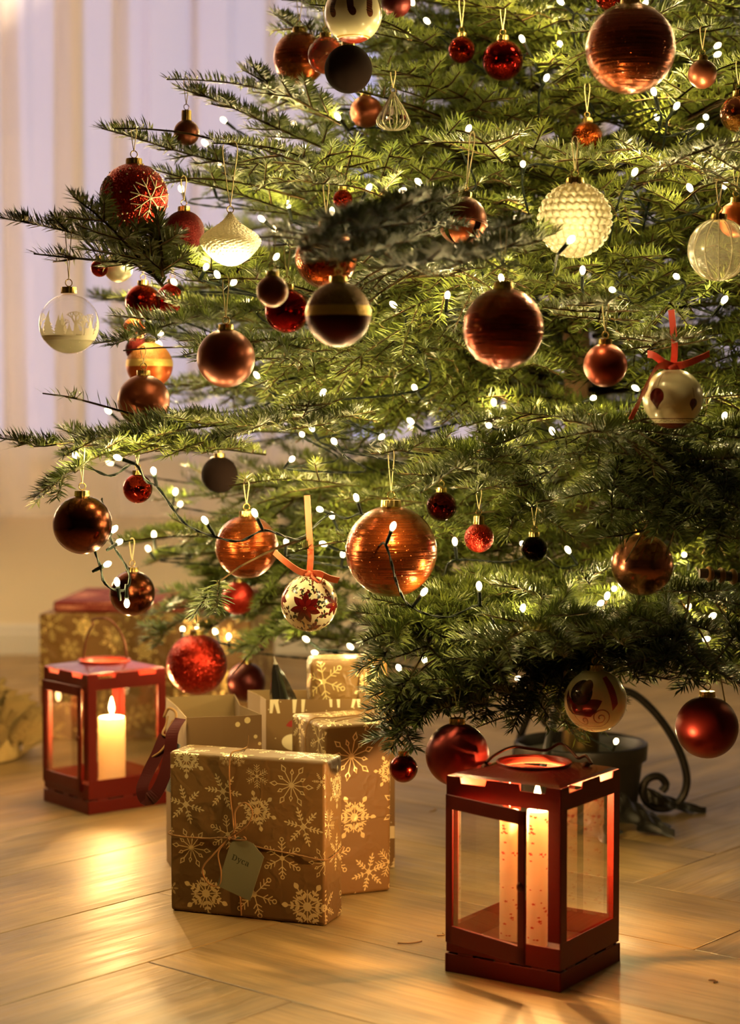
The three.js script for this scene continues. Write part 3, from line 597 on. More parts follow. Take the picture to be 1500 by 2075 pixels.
// tiny tilted flakes (glitter), and horizontal strands with sparks between them
const flakes = dataTexture(512, 512, (u, v, x, y) => { const i = Math.floor(x / 5), j = Math.floor(y / 5), a = hash2(i, j, 1) * 6.283, t = 0.8 * Math.pow(hash2(i, j, 2), 1.3); return [0.5 + 0.5 * t * Math.cos(a), 0.5 + 0.5 * t * Math.sin(a), 0.5 + 0.5 * Math.sqrt(1 - t * t)]; });
const strands = dataTexture(512, 512, (u, v, x, y) => {
  const k = vnoise(u * 5, y * 0.22, 5, 0, 3) - 0.5, f = vnoise(u * 9, y * 0.6, 9, 0, 5) - 0.5;
  let nx = 0, ny = k * 0.4 + f * 0.5;
  if (hash2(Math.floor(x / 3), Math.floor(y / 3), 9) > 0.94) { nx = (hash2(Math.floor(x / 3), Math.floor(y / 3), 10) - 0.5) * 1.6; ny = (hash2(Math.floor(x / 3), Math.floor(y / 3), 11) - 0.5) * 1.6; }
  const q = 1 / Math.hypot(nx, ny, 1); return [0.5 + 0.5 * nx * q, 0.5 + 0.5 * ny * q, 0.5 + 0.5 * q];
});
const strandTone = dataTexture(256, 512, (u, v, x, y) => { const k = 0.42 + 0.55 * vnoise(u * 4, y * 0.3, 4, 0, 3) + 0.25 * (hash2(x, y, 4) - 0.5); return [k, k, k]; });
const crackle = dataTexture(256, 256, (u, v) => { const n = fbm(u * 14, v * 14, 14, 14, 8, 3); const k = Math.pow(Math.abs(n - 0.5) * 3, 0.6); return [0.35 + 0.6 * k, 0.35 + 0.6 * k, 0.35 + 0.6 * k]; });
const matCache = new Map();
const cached = (key, make) => { if (!matCache.has(key)) matCache.set(key, make()); return matCache.get(key); };
function finish(kind, color) {
  return cached(kind + color, () => {
    const c = rgb(...(COLORS[color] ?? [1, 1, 1]));
    if (kind === 'shiny') return std({ color: c, metalness: 1, roughness: 0.05 });
    if (kind === 'satin') return std({ color: c, metalness: 1, roughness: 0.16 });
    if (kind === 'glitter') return std({ color: c, metalness: 1, roughness: 0.28, normalMap: tiled(flakes, 2, 1), normalScale: new THREE.Vector2(1, 1) });
    if (kind === 'velvet' && color === 'black') return phys({ color: c, roughness: 0.95, specularIntensity: 0.08 });
    if (kind === 'velvet') return phys({ color: c, metalness: 0, roughness: 0.7, specularIntensity: 0.22, specularColor: rgb(0.6, 0.12, 0.06), normalMap: tiled(flakes, 2, 1), normalScale: new THREE.Vector2(1, 1) });
    if (kind === 'striped') return phys({ color: c, metalness: 0.9, roughness: 0.22, map: tiled(strandTone, 1, 1), normalMap: tiled(strands, 2, 1), normalScale: new THREE.Vector2(1, 1), clearcoat: 0.5, clearcoatRoughness: 0.05 });
    if (kind === 'crackle') return std({ color: c, metalness: 1, roughness: 0.2, map: tiled(crackle, 2, 1), bumpMap: tiled(crackle, 2, 1), bumpScale: 0.001 });
    if (kind === 'ceramic') return phys({ color: c, roughness: 0.25, clearcoat: 1, clearcoatRoughness: 0.06 });
    return std({ color: c, metalness: 0.75, roughness: 0.36 });      // matt
  });
}
const goldMaterial = std({ color: rgb(0.72, 0.50, 0.16), metalness: 1, roughness: 0.22 });
const threadMaterial = std({ color: rgb(0.66, 0.52, 0.26), roughness: 0.6 });
const clearGlass = phys({ color: 0xffffff, roughness: 0, transmission: 1, thickness: 0, ior: 1.5 });
const coral = phys({ color: rgb(0.78, 0.16, 0.06), roughness: 0.55, sheen: 0.4, sheenColor: rgb(1, 0.5, 0.3), side: THREE.DoubleSide });
const redRibbon = phys({ color: rgb(0.62, 0.045, 0.02), roughness: 0.5, side: THREE.DoubleSide });
const sphereShape = new THREE.SphereGeometry(1, 44, 26);
const capShape = (() => {                                           // crimped collar, height 1
  const g = new THREE.CylinderGeometry(1, 1, 1, 40, 3).translate(0, 0.5, 0), p = g.attributes.position;
  for (let i = 0; i < p.count; i++) { const x = p.getX(i), z = p.getZ(i), a = Math.atan2(z, x), l = Math.hypot(x, z), y = p.getY(i); if (l > 0.5) { const k = 1 + 0.05 * Math.cos(a * 16) * (y < 0.8 ? 1 : 0.3) + (y < 0.05 ? 0.06 : 0); p.setXYZ(i, (x / l) * k, y, (z / l) * k); } }
  g.computeVertexNormals(); return g;
})();
const ringShape = new THREE.TorusGeometry(1, 0.16, 8, 24);
function ribbonStrip(pts, w, wideDir, n = 24) {                      // a flat band of real thickness along points
  const c = new THREE.CatmullRomCurve3(pts, false, 'centripetal'), p = [], idx = [], t = 0.0004;
  for (let i = 0; i <= n; i++) {
    const q = c.getPointAt(i / n), a = c.getTangentAt(i / n), s = wideDir.clone().addScaledVector(a, -a.dot(wideDir)).normalize(), u = a.clone().cross(s);
    for (const [e, f] of [[-1, 1], [1, 1], [1, -1], [-1, -1]]) { const v = q.clone().addScaledVector(s, (e * w) / 2).addScaledVector(u, f * t); p.push(v.x, v.y, v.z); }
  }
  for (let i = 0; i < n; i++) for (let k = 0; k < 4; k++) { const a = i * 4 + k, b = i * 4 + ((k + 1) % 4); idx.push(a, b, a + 4, b, b + 4, a + 4); }
  idx.push(0, 2, 1, 0, 3, 2); const e = n * 4; idx.push(e, e + 1, e + 2, e, e + 2, e + 3);
  let g = new THREE.BufferGeometry(); g.setAttribute('position', new THREE.Float32BufferAttribute(p, 3)); g.setIndex(idx); g = g.toNonIndexed(); g.computeVertexNormals();
  g.setAttribute('uv', new THREE.Float32BufferAttribute(new Float32Array((g.attributes.position.count) * 2), 2)); return g;
}
const onBall = (r, lon, lat) => V(r * Math.cos(lat) * Math.sin(lon), r * Math.sin(lat), r * Math.cos(lat) * Math.cos(lon));   // lon 0 faces the camera

// prints: the ball's map has its middle column turned to the camera
const CREAM = '#e9dcb4';
const print = (draw) => canvasTexture(1024, 512, (g, w, h) => { g.fillStyle = CREAM; g.fillRect(0, 0, w, h); draw(g, w, h); });
const ceramicPrint = (key, draw) => cached('print' + key, () => phys({ map: print(draw), roughness: 0.22, clearcoat: 1, clearcoatRoughness: 0.05 }));
function poinsettiaPrint(g, w, h) {
  const leafy = (x, y, r, a, c, k = 0.34) => { g.save(); g.translate(x, y); g.rotate(a); g.fillStyle = c; g.beginPath(); g.moveTo(0, 0); g.quadraticCurveTo(r * 0.5, -r * k, r, 0); g.quadraticCurveTo(r * 0.5, r * k, 0, 0); g.fill(); g.restore(); };
  for (let k = 0; k < 190; k++) { const x = hash2(k, 1) * w, y = hash2(k, 2) * h, n = 3 + Math.floor(hash2(k, 3) * 3); for (let q = 0; q < n; q++) leafy(x, y, 16 + 18 * hash2(k, q, 4), q * 1.9 + hash2(k, q, 5) * 2, hash2(k, q, 6) < 0.6 ? '#2b2a14' : '#5a1410', 0.5); }
  const flower = (x, y, r) => { for (let q = 0; q < 7; q++) leafy(x, y, r, q * 0.8976 + 0.3, '#5e0d0d', 0.42); for (let q = 0; q < 6; q++) leafy(x, y, r * 0.7, q * 1.05, '#7a1512', 0.4); g.strokeStyle = '#3a0808'; for (let q = 0; q < 7; q++) { g.beginPath(); g.moveTo(x, y); g.lineTo(x + r * 0.8 * Math.cos(q * 0.8976 + 0.3), y + r * 0.8 * Math.sin(q * 0.8976 + 0.3)); g.stroke(); } g.fillStyle = '#d7b45a'; for (let q = 0; q < 5; q++) { g.beginPath(); g.arc(x + 7 * Math.cos(q * 1.26), y + 7 * Math.sin(q * 1.26), 3, 0, 7); g.fill(); } };
  flower(w * 0.475, h * 0.53, 96); flower(w * 0.66, h * 0.5, 70); flower(w * 0.54, h * 0.84, 80); flower(w * 0.28, h * 0.42, 80); flower(w * 0.08, h * 0.6, 90); flower(w * 0.86, h * 0.62, 90); flower(w * 0.55, h * 0.13, 60);
}
function stockingPrint(g, w, h) {
  const sock = (x, y, s, lean, c) => { g.save(); g.translate(x, y); g.rotate(lean); g.fillStyle = c; g.beginPath(); g.moveTo(-20 * s, -70 * s); g.lineTo(20 * s, -70 * s); g.lineTo(17 * s, 10 * s); g.quadraticCurveTo(36 * s, 34 * s, 22 * s, 52 * s); g.quadraticCurveTo(0, 66 * s, -14 * s, 34 * s); g.quadraticCurveTo(-22 * s, 0, -20 * s, -70 * s); g.fill(); g.strokeStyle = 'rgba(60,30,12,0.8)'; g.lineWidth = 4 * s; for (let k = 0; k < 6; k++) { g.beginPath(); g.moveTo(-19 * s, (-40 + k * 13) * s); g.lineTo(17 * s, (-36 + k * 13) * s); g.stroke(); } g.fillStyle = '#b98d62'; g.fillRect(-23 * s, -84 * s, 46 * s, 18 * s); g.restore(); };
  for (let k = 0; k < 9; k++) sock(w * (0.04 + k / 9), h * 0.47, 1.05, k % 2 ? 0.12 : -0.1, k % 3 === 1 ? '#4a1a10' : '#6b3a24');
  g.fillStyle = '#b68a3c'; g.fillRect(0, h * 0.80, w, h * 0.02); g.fillStyle = '#8d2418'; g.fillRect(0, h * 0.835, w, h * 0.17);
  g.fillStyle = '#9b2716'; g.fillRect(0, 0, w, h * 0.13);
}
function dropPrint(g, w, h) {
  const drop = (x, y, s) => { g.strokeStyle = '#7c5a3a'; g.lineWidth = 4; g.beginPath(); g.moveTo(x, y - 150 * s); g.lineTo(x, y - 60 * s); g.stroke(); g.fillStyle = '#5a120c'; g.beginPath(); g.moveTo(x, y + 66 * s); g.quadraticCurveTo(x - 14 * s, y + 40 * s, x - 40 * s, y + 12 * s); g.bezierCurveTo(x - 52 * s, y - 20 * s, x - 34 * s, y - 50 * s, x, y - 52 * s); g.bezierCurveTo(x + 34 * s, y - 50 * s, x + 52 * s, y - 20 * s, x + 40 * s, y + 12 * s); g.quadraticCurveTo(x + 14 * s, y + 40 * s, x, y + 66 * s); g.fill(); };
  drop(w * 0.41, h * 0.49, 1.0); drop(w * 0.62, h * 0.56, 0.6); drop(w * 0.3, h * 0.4, 0.8); drop(w * 0.12, h * 0.5, 1); drop(w * 0.85, h * 0.5, 1);
  g.fillStyle = '#5e1a10'; g.fillRect(0, h * 0.725, w, h * 0.012); g.fillRect(0, h * 0.80, w, h * 0.2);
  g.fillStyle = '#8a7a4a'; for (let k = 0; k < 70; k++) { g.beginPath(); g.ellipse((k / 70) * w, h * (0.766 + 0.008 * Math.sin(k * 1.7)), 6, 4, k, 0, 7); g.fill(); }
}
function sleighPrint(g, w, h) {
  const X = w * 0.455, Y = h * 0.52; g.save(); g.translate(X, Y); g.scale(1.35, 1.35); g.translate(-X, -Y);
  g.fillStyle = '#6a100e'; g.beginPath(); g.moveTo(X - 105, Y - 60); g.quadraticCurveTo(X - 70, Y - 6, X - 20, Y - 14); g.quadraticCurveTo(X + 20, Y - 40, X + 60, Y - 24); g.quadraticCurveTo(X + 40, Y + 20, X + 14, Y + 40); g.lineTo(X - 70, Y + 34); g.quadraticCurveTo(X - 110, Y + 10, X - 105, Y - 60); g.fill();
  g.fillStyle = '#3b2314'; g.beginPath(); g.ellipse(X - 30, Y - 56, 52, 52, 0, 0, 7); g.fill(); g.fillStyle = '#5c3a20'; g.beginPath(); g.ellipse(X - 4, Y - 78, 26, 34, 0.4, 0, 7); g.fill();   // a full sack
  g.strokeStyle = '#8a4a22'; g.lineWidth = 5; g.beginPath(); g.moveTo(X - 140, Y + 88); g.lineTo(X + 50, Y + 88); for (let k = 0; k <= 60; k++) { const a = 1.57 - k * 0.2, r = 44 * (1 - k / 66); g.lineTo(X + 56 + r * Math.cos(a), Y + 44 + r * Math.sin(a)); } g.stroke();
  g.lineWidth = 3.5; g.beginPath(); g.moveTo(X - 60, Y + 36); g.bezierCurveTo(X - 40, Y + 90, X + 10, Y + 90, X - 2, Y + 50); g.bezierCurveTo(X - 16, Y + 36, X - 30, Y + 62, X - 14, Y + 66); g.stroke();
  g.fillStyle = '#a4221a'; g.beginPath(); g.moveTo(X + 78, Y - 120); g.lineTo(X + 116, Y - 130); g.lineTo(X + 128, Y - 10); g.lineTo(X + 104, Y + 16); g.fill();
  for (const [x, y] of [[-70, 108], [-2, 112], [-100, 66]]) { g.beginPath(); g.moveTo(X + x, Y + y); g.lineTo(X + x + 34, Y + y + 18); g.lineTo(X + x + 6, Y + y + 22); g.fill(); }
  g.restore(); g.fillStyle = '#6a100e'; g.beginPath(); g.moveTo(w * 0.70, h * 0.3); g.lineTo(w * 0.74, h * 0.42); g.lineTo(w * 0.72, h * 0.6); g.lineTo(w * 0.7, h * 0.5); g.fill(); g.fillRect(w * 0.2, h * 0.35, 50, 120);
  g.strokeStyle = '#8a4a22'; g.lineWidth = 4; for (const y of [0.79, 0.815, 0.85]) { g.beginPath(); g.moveTo(0, h * y); g.lineTo(w, h * y); g.stroke(); }
}
const winterAlpha = canvasTexture(1024, 512, (g, w, h) => {          // frosted print on clear glass: trees and a ground line
  g.fillStyle = '#000'; g.fillRect(0, 0, w, h); g.fillStyle = '#fff'; g.strokeStyle = '#fff';
  g.fillRect(0, h * 0.635, w, h * 0.05);
  const fir = (x, y, s) => { for (let k = 0; k < 6; k++) { const a = s * (0.16 + k * 0.15), t = y - s * 1.5 + k * s * 0.25; g.beginPath(); g.moveTo(x, t - s * 0.22); g.lineTo(x + a * 0.75, t + s * 0.3); g.lineTo(x - a * 0.75, t + s * 0.3); g.fill(); } };
  const bare = (x, y, l, a, wd, n) => { const x2 = x + l * Math.sin(a), y2 = y - l * Math.cos(a); g.lineWidth = wd; g.beginPath(); g.moveTo(x, y); g.lineTo(x2, y2); g.stroke(); if (n) for (let k = 0; k < 3; k++) bare(x2, y2, l * 0.62, a + (k - 1) * 0.55 + 0.15 * Math.sin(x2), wd * 0.6, n - 1); };
  for (let k = 0; k < 3; k++) { const X = (k / 3) * w + 110; bare(X + 10, h * 0.64, 62, 0.06, 15, 3); bare(X + 62, h * 0.64, 46, -0.12, 10, 3); bare(X - 60, h * 0.64, 44, 0.1, 8, 3); fir(X + 108, h * 0.61, 52); g.fillRect(X + 74, h * 0.555, 66, 44); fir(X + 190, h * 0.63, 84); fir(X + 262, h * 0.63, 66); fir(X - 20, h * 0.63, 40); }
}, false);
const winterPrint = phys({ color: rgb(0.80, 0.72, 0.56), roughness: 0.8, transmission: 0.35, thickness: 0, alphaMap: winterAlpha, alphaTest: 0.5, side: THREE.DoubleSide });

function bauble(o) {
  const NAME = { bell: 'bell_ornament', crystal: 'crystal_drop_ornament', onion: 'knitted_ornament', winter: 'glass_bauble', ribbed: 'glass_bauble', shell: 'glass_bauble', snowflake: 'sequin_bauble', scales: 'relief_bauble', stockings: 'ceramic_bauble', teardrops: 'ceramic_bauble', sleigh: 'ceramic_bauble', poinsettia: 'printed_bauble' };
  const t = thing(NAME[o.kind] ?? 'bauble', o.label, o.kind === 'bell' ? 'bell' : ['crystal', 'onion'].includes(o.kind) ? 'ornament' : 'bauble', o.p, 0, 'ornaments hanging on the fir tree');
  t.rotation.y = Math.atan2(-o.p.x, -o.p.z);                          // prints look towards the viewer's side of the room
  const r = o.r;
  let top = r * 0.985, cap = true, capMaterial = goldMaterial, tall = 1;
  const sphere = (material, name = 'ball') => { const m = part(name, sphereShape, material, t); m.scale.setScalar(r); m.rotation.y = -Math.PI / 2; return m; };
  switch (o.kind) {
    case 'stockings': sphere(ceramicPrint('s', stockingPrint)); break;
    case 'teardrops': sphere(ceramicPrint('t', dropPrint)); cap = false; break;
    case 'sleigh': sphere(ceramicPrint('e', sleighPrint)); break;
    case 'poinsettia': sphere(ceramicPrint('p', poinsettiaPrint)); cap = false; break;
    case 'banded': {
      // three zones: frosted top, raised band, plain lower half
      const zone = (a, b, k) => new THREE.SphereGeometry(r * k, 48, 16, 0, 6.2832, a, b - a);
      part('lower_half', zone(1.62, 3.1416, 1), finish('matte', o.color), t);
      part('upper_half', zone(0, 1.34, 1), cached('frost' + o.color, () => std({ color: o.color === 'orange' ? rgb(0.36, 0.14, 0.03) : rgb(0.22, 0.12, 0.05), metalness: 0.6, roughness: 0.5, normalMap: tiled(flakes, 2, 1) })), t);
      part('band', zone(1.33, 1.63, 1.012), cached('goldband', () => std({ color: rgb(0.66, 0.44, 0.12), metalness: 0.8, roughness: 0.35, normalMap: tiled(flakes, 2, 1) })), t);
      break;
    }
    case 'snowflake': {
      const g = new THREE.SphereGeometry(r, 72, 48), p = g.attributes.position;
      for (let i = 0; i < p.count; i++) { const k = 1 + 0.03 * (fbm(p.getX(i) / r * 5 + 9, p.getY(i) / r * 5 + p.getZ(i) / r * 4 + 9, 0, 0, 4, 3) - 0.5); p.setXYZ(i, p.getX(i) * k, p.getY(i) * k, p.getZ(i) * k); }
      g.computeVertexNormals();
      part('ball', g, finish('glitter', 'red'), t);
      const cream = std({ color: rgb(0.75, 0.62, 0.42), roughness: 0.6 }), arms = [];
      const flake = (lon, lat, s) => { for (let k = 0; k < 7; k++) { const a = k * 0.8976 + 0.2, q = (l, b) => onBall(r * 1.012, lon + (s * l * Math.cos(b)) / Math.cos(lat), lat + s * l * Math.sin(b)); arms.push(tube([q(0, a), q(0.5, a), q(1, a)], r * 0.018, 10, 5)); for (const e of [-1, 1]) arms.push(tube([q(0.55, a), q(0.8, a + e * 0.25), q(1.02, a + e * 0.36)], r * 0.015, 8, 5)); } };
      flake(0.5, -0.12, 0.62); flake(-1.15, 0.1, 0.5); flake(2.4, 0, 0.6);
      part('snowflake_trim', merge(arms), cream, t);
      const beads = []; for (let k = 0; k < 90; k++) { const lon = rr(-3.1, 3.1), lat = Math.asin(rr(-0.95, 0.95)); if (Math.hypot(lon - 0.5, lat + 0.12) < 0.66) continue; const q = onBall(r * 1.01, lon, lat); beads.push(new THREE.SphereGeometry(r * 0.03, 8, 6).translate(q.x, q.y, q.z)); }
      part('beads', merge(beads), cream, t).userData.kind = 'stuff';
      break;
    }
    case 'onion': {
      const prof = [[0.001, 0.94], [0.05, 0.92], [0.12, 0.80], [0.26, 0.64], [0.5, 0.46], [0.78, 0.28], [0.95, 0.12], [1.0, 0.0], [0.96, -0.14], [0.82, -0.34], [0.6, -0.56], [0.36, -0.72], [0.14, -0.80], [0.001, -0.82]].map(([a, b]) => new THREE.Vector2(a * r, b * r));
      const c = new THREE.SplineCurve(prof).getPoints(70), g = new THREE.LatheGeometry(c, 120), p = g.attributes.position, nn = g.attributes.normal;
      for (let i = 0; i < p.count; i++) { const col = Math.floor(i / 71), row = i % 71, k = ((row + (col >> 1)) % 3 === 0 ? 1 : 0) * 0.022 * r + 0.01 * r * Math.cos(col * 1.57); p.setXYZ(i, p.getX(i) + nn.getX(i) * k, p.getY(i) + nn.getY(i) * k, p.getZ(i) + nn.getZ(i) * k); }
      g.computeVertexNormals();
      const knit = dataTexture(512, 256, (u, v) => { const a = Math.sin(u * 6.2832 * 44 + (Math.floor(v * 30) % 2) * 3.14), b = Math.sin(v * 6.2832 * 30); const k = 0.5 + 0.5 * Math.max(0, a) * Math.max(0, b); return [k, k, k]; });
      part('knitted_body', g, phys({ color: rgb(0.88, 0.82, 0.66), roughness: 0.8, bumpMap: knit, bumpScale: 0.003, transmission: 0.25, thickness: 0, sheen: 0.3, sheenColor: rgb(1, 0.9, 0.7) }), t);
      cap = false; top = r * 0.92; break;
    }
    case 'crystal': {
      const prof = [[0.001, 1.25], [0.12, 1.12], [0.3, 0.8], [0.62, 0.3], [0.92, -0.25], [1, -0.55], [0.9, -0.8], [0.55, -1.0], [0.001, -1.08]].map(([a, b]) => new THREE.Vector2(a * r, b * r));
      const g = new THREE.LatheGeometry(prof, 14).toNonIndexed(); g.computeVertexNormals();
      part('crystal_body', g, phys({ color: rgb(1, 0.96, 0.9), roughness: 0.02, transmission: 1, thickness: 0.03, ior: 1.5 }), t);
      const cross = []; for (let k = 0; k < 14; k++) { const a = k * 0.4488; cross.push(tube(prof.map((q) => V(q.x * 1.01 * Math.cos(a), q.y, q.x * 1.01 * Math.sin(a))), 0.0007, 20, 4)); }
      part('ridges', merge(cross), std({ color: rgb(0.7, 0.62, 0.45), metalness: 0.8, roughness: 0.25 }), t);
      cap = false; top = r * 1.22; break;
    }
    case 'bell': {
      const m = finish('matte', 'copper');
      part('dome', new THREE.SphereGeometry(r, 48, 20, 0, 6.2832, 0, 1.62), m, t);
      part('rim', new THREE.TorusGeometry(r * 1.0, r * 0.055, 10, 48).rotateX(Math.PI / 2).translate(0, -0.06 * r, 0), m, t);
      for (let k = 0; k < 4; k++) { const g = new THREE.SphereGeometry(r * 0.98, 14, 16, k * 1.5708 + 0.16, 1.25, 1.62, 1.25); part('petal', g, cached('bellmetal', () => std({ color: rgb(0.42, 0.12, 0.05), metalness: 0.85, roughness: 0.3, side: THREE.DoubleSide })), t); }
      part('clapper', new THREE.SphereGeometry(r * 0.25, 16, 12).translate(0, -r * 0.55, 0), finish('shiny', 'black'), t);
      t.rotation.y += 0.75; t.rotation.z = -0.16; break;
    }
    case 'scales': {
      const g = new THREE.SphereGeometry(r, 160, 110), p = g.attributes.position;
      const rows = 15;
      for (let i = 0; i < p.count; i++) {
        const x = p.getX(i) / r, y = p.getY(i) / r, z = p.getZ(i) / r, lat = Math.acos(clamp(y, -1, 1)) / Math.PI * rows, j = Math.round(lat), cols = Math.max(3, Math.round(28 * Math.sin((Math.PI * j) / rows))), lon = (Math.atan2(z, x) / 6.2832 + 0.5) * cols + (j % 2) * 0.5;
        const dx = (lon - Math.round(lon)) * 2, dy = (lat - j) * 2, e = Math.max(0, 1 - Math.hypot(dx, dy * 0.95));
        const k = 0.93 + 0.13 * Math.sqrt(e) - 0.045 * Math.max(0, 1 - Math.hypot(dx, dy) * 2.4);
        p.setXYZ(i, x * r * k, y * r * k, z * r * k);
      }
      g.computeVertexNormals();
      part('ball', g, phys({ color: rgb(0.88, 0.82, 0.64), roughness: 0.38, transmission: 0.3, thickness: 0, clearcoat: 0.4, clearcoatRoughness: 0.2 }), t); break;
    }
    case 'ribbed': {
      const frost = phys({ color: rgb(0.86, 0.82, 0.72), roughness: 0.2, transmission: 0.86, thickness: 0, ior: 1.5 });
      sphere(frost, 'glass_shell');
      const ribs = []; for (let k = 0; k < 14; k++) { const a = (k / 14) * 6.2832, q = []; for (let s = 0; s <= 12; s++) q.push(onBall(r * 1.006, a, lerp(-1.5, 1.5, s / 12))); ribs.push(tube(q, r * 0.014, 24, 5)); }
      part('ribs', merge(ribs), std({ color: rgb(0.75, 0.68, 0.5), roughness: 0.4 }), t); break;
    }
    case 'shell': sphere(phys({ color: rgb(0.75, 0.2, 0.1), roughness: 0.02, transmission: 0.9, thickness: 0, ior: 1.9 }), 'glass_shell'); { const inner = part('inner_ball', sphereShape, finish('crackle', 'red'), t); inner.scale.setScalar(r * 0.8); } break;
    case 'winter': {
      sphere(clearGlass, 'glass_shell');
      const pr = part('winter_print', sphereShape, winterPrint, t); pr.scale.setScalar(r * 0.985); pr.rotation.y = -Math.PI / 2 + 0.5;
      const g = new THREE.SphereGeometry(r * 0.96, 48, 24, 0, 6.2832, 1.98, 1.16), lid = new THREE.CircleGeometry(r * 0.96 * Math.sin(1.98), 48, 0, 6.2832).rotateX(-Math.PI / 2).translate(0, r * 0.96 * Math.cos(1.98), 0);
      const snow = dataTexture(256, 256, (u, v, x, y) => { const k = hash2(x, y, 3); return [k, k, k]; });
      part('snow', merge([g, lid]), phys({ color: rgb(0.82, 0.72, 0.48), roughness: 0.85, bumpMap: tiled(snow, 3, 2), bumpScale: 0.0015, transmission: 0.25, thickness: 0 }), t);
      part('neck', new THREE.CylinderGeometry(r * 0.2, r * 0.21, r * 0.14, 32, 1, true).translate(0, r * 1.03, 0), clearGlass, t); top = r * 1.06; break;
    }
    case 'tallcap': sphere(finish('matte', o.color)); tall = 2.2; break;
    default: sphere(finish(o.kind, o.color)); if (o.kind === 'glitter' && o.r < 0.025) tall = 1.7;
  }
  let y = top;
  if (cap) {
    const cr = 0.0045 + r * 0.14, ch = (0.006 + r * 0.07) * tall;
    const c = part('cap', capShape, capMaterial, t); c.scale.set(cr, ch, cr); c.position.y = top - 0.002; y = top + ch;
  }
  const hang = o.p.clone(); hang.y += r * 1.12 + 0.014 + o.thread;      // where its twig passes
  const h = hang.y - o.p.y;
  if (['poinsettia', 'teardrops'].includes(o.kind)) {
    const mat = o.kind === 'poinsettia' ? coral : redRibbon, up = o.kind === 'poinsettia' ? 0.075 : 0.04;
    const strap = [V(0, y - 0.002, 0), V(0.002, y + (h - y) * 0.5 + 0.01, 0.003), V(0, h + up * 0.3, 0.002), V(-0.003, h + up, 0)];
    part('ribbon_strap', ribbonStrip(strap, 0.009, V(0.9, 0, 0.3)), mat, t);
    const bow = o.kind === 'poinsettia'
      ? [[V(0, y + 0.002, 0.006), V(-0.014, y + 0.006, 0.012), V(-0.036, y + 0.022, 0.014), V(-0.05, y + 0.034, 0.01)], [V(0, y + 0.002, 0.006), V(0.014, y + 0.003, 0.014), V(0.03, y - 0.004, 0.016), V(0.042, y - 0.007, 0.012)], [V(0, y + 0.001, 0.008), V(0.006, y - 0.006, 0.018), V(0.014, y - 0.012, 0.022), V(0.020, y - 0.001, 0.014)]]
      : [[V(0, y + 0.001, 0.006), V(-0.018, y + 0.004, 0.016), V(-0.034, y - 0.02, 0.028), V(-0.045, y - 0.045, 0.026), V(-0.056, y - 0.068, 0.02)], [V(0, y + 0.003, 0.006), V(-0.012, y + 0.008, 0.014), V(-0.026, y + 0.018, 0.016), V(-0.034, y + 0.02, 0.012)], [V(0, y + 0.003, 0.006), V(0.016, y + 0.006, 0.014), V(0.036, y + 0.014, 0.012), V(0.048, y + 0.02, 0.006)]];
    for (const b of bow) part('ribbon_bow', ribbonStrip(b, 0.0105, V(0.2, 0.8, 0.5)), mat, t);
    part('knot', new THREE.SphereGeometry(0.006, 12, 8).scale(1.2, 0.8, 1).translate(0, y + 0.002, 0.008), mat, t);
  } else {
    const rg = part('ring', ringShape, goldMaterial, t); const q = 0.0035 + r * 0.035; rg.scale.setScalar(q); rg.position.y = y + q * 0.8; rg.rotation.y = 0.4;
    const yb = y + q * 1.6, sp = o.kind === 'onion' ? 0.009 : 0.0035;
    part('thread', tube([V(0, yb, 0), V(-sp * 0.6, lerp(yb, h, 0.4), 0), V(-sp, h, 0), V(0, h + 0.004, 0), V(sp, h, 0), V(sp * 0.5, lerp(yb, h, 0.4), 0.001), V(0, yb, 0.0005)], 0.0007, 40, 5), threadMaterial, t);
    if (o.kind === 'stockings') part('ribbon_collar', ribbonStrip([V(-0.042, y - 0.02, 0.02), V(-0.02, y - 0.002, 0.03), V(0, y + 0.004, 0.012), V(0.022, y - 0.002, 0.03), V(0.044, y - 0.022, 0.018)], 0.014, V(0, 0.9, 0.3)), redRibbon, t);
  }
  return t;
}
ORNAMENTS.forEach(bauble);

// ---------------------------------------------------------------- light strings
const cableMaterial = phys({ color: rgb(0.003, 0.005, 0.003), roughness: 0.6, specularIntensity: 0.2 });
const bulbMaterial = std({ color: rgb(1, 0.9, 0.7), emissive: FAIRY.color.clone().lerp(rgb(1, 0.8, 0.55), 0.6), emissiveIntensity: FAIRY.glow, roughness: 0.3 });
const socketShape = new THREE.LatheGeometry([[0.0001, 0], [0.0022, 0], [0.0024, 0.004], [0.0027, 0.006], [0.0027, 0.017], [0.0031, 0.018], [0.0031, 0.021], [0.0001, 0.021]].map(([a, b]) => new THREE.Vector2(a, b)), 10);
const bulbShape = new THREE.LatheGeometry([[0.0001, 0.0], [0.0026, 0.001], [0.0040, 0.004], [0.0045, 0.007], [0.0038, 0.0105], [0.0018, 0.013], [0.0001, 0.0136]].map(([a, b]) => new THREE.Vector2(a, b)), 10);
const STRING_LABELS = [
  'warm light string in the upper left of the fir, down to the knitted onion', 'warm light string round the largest orange bauble in the upper right of the fir', 'short run of warm lights along the left tips of the fir by the curtain',
  'warm light string across the middle of the fir below the large dark red bauble', 'warm light string with dark twisted cable crossing the big orange striped bauble', 'loose loop of light string dangling beside the low brown bauble at far left',
  'warm light string behind the poinsettia bauble and around the tiny red glitter one', 'lowest light string, strung just above the gifts and the front lantern', 'few warm lights below the long left branch in the middle of the fir',
  'light string wound round the inside of the fir near the trunk, lower half', 'light string wound round the inside of the fir near the trunk, upper half',
  'light string down the right side of the fir past the edge of the frame', 'light string on the far side of the fir facing the window wall, lower half', 'light string on the far side of the fir facing the curtain, upper half',
];
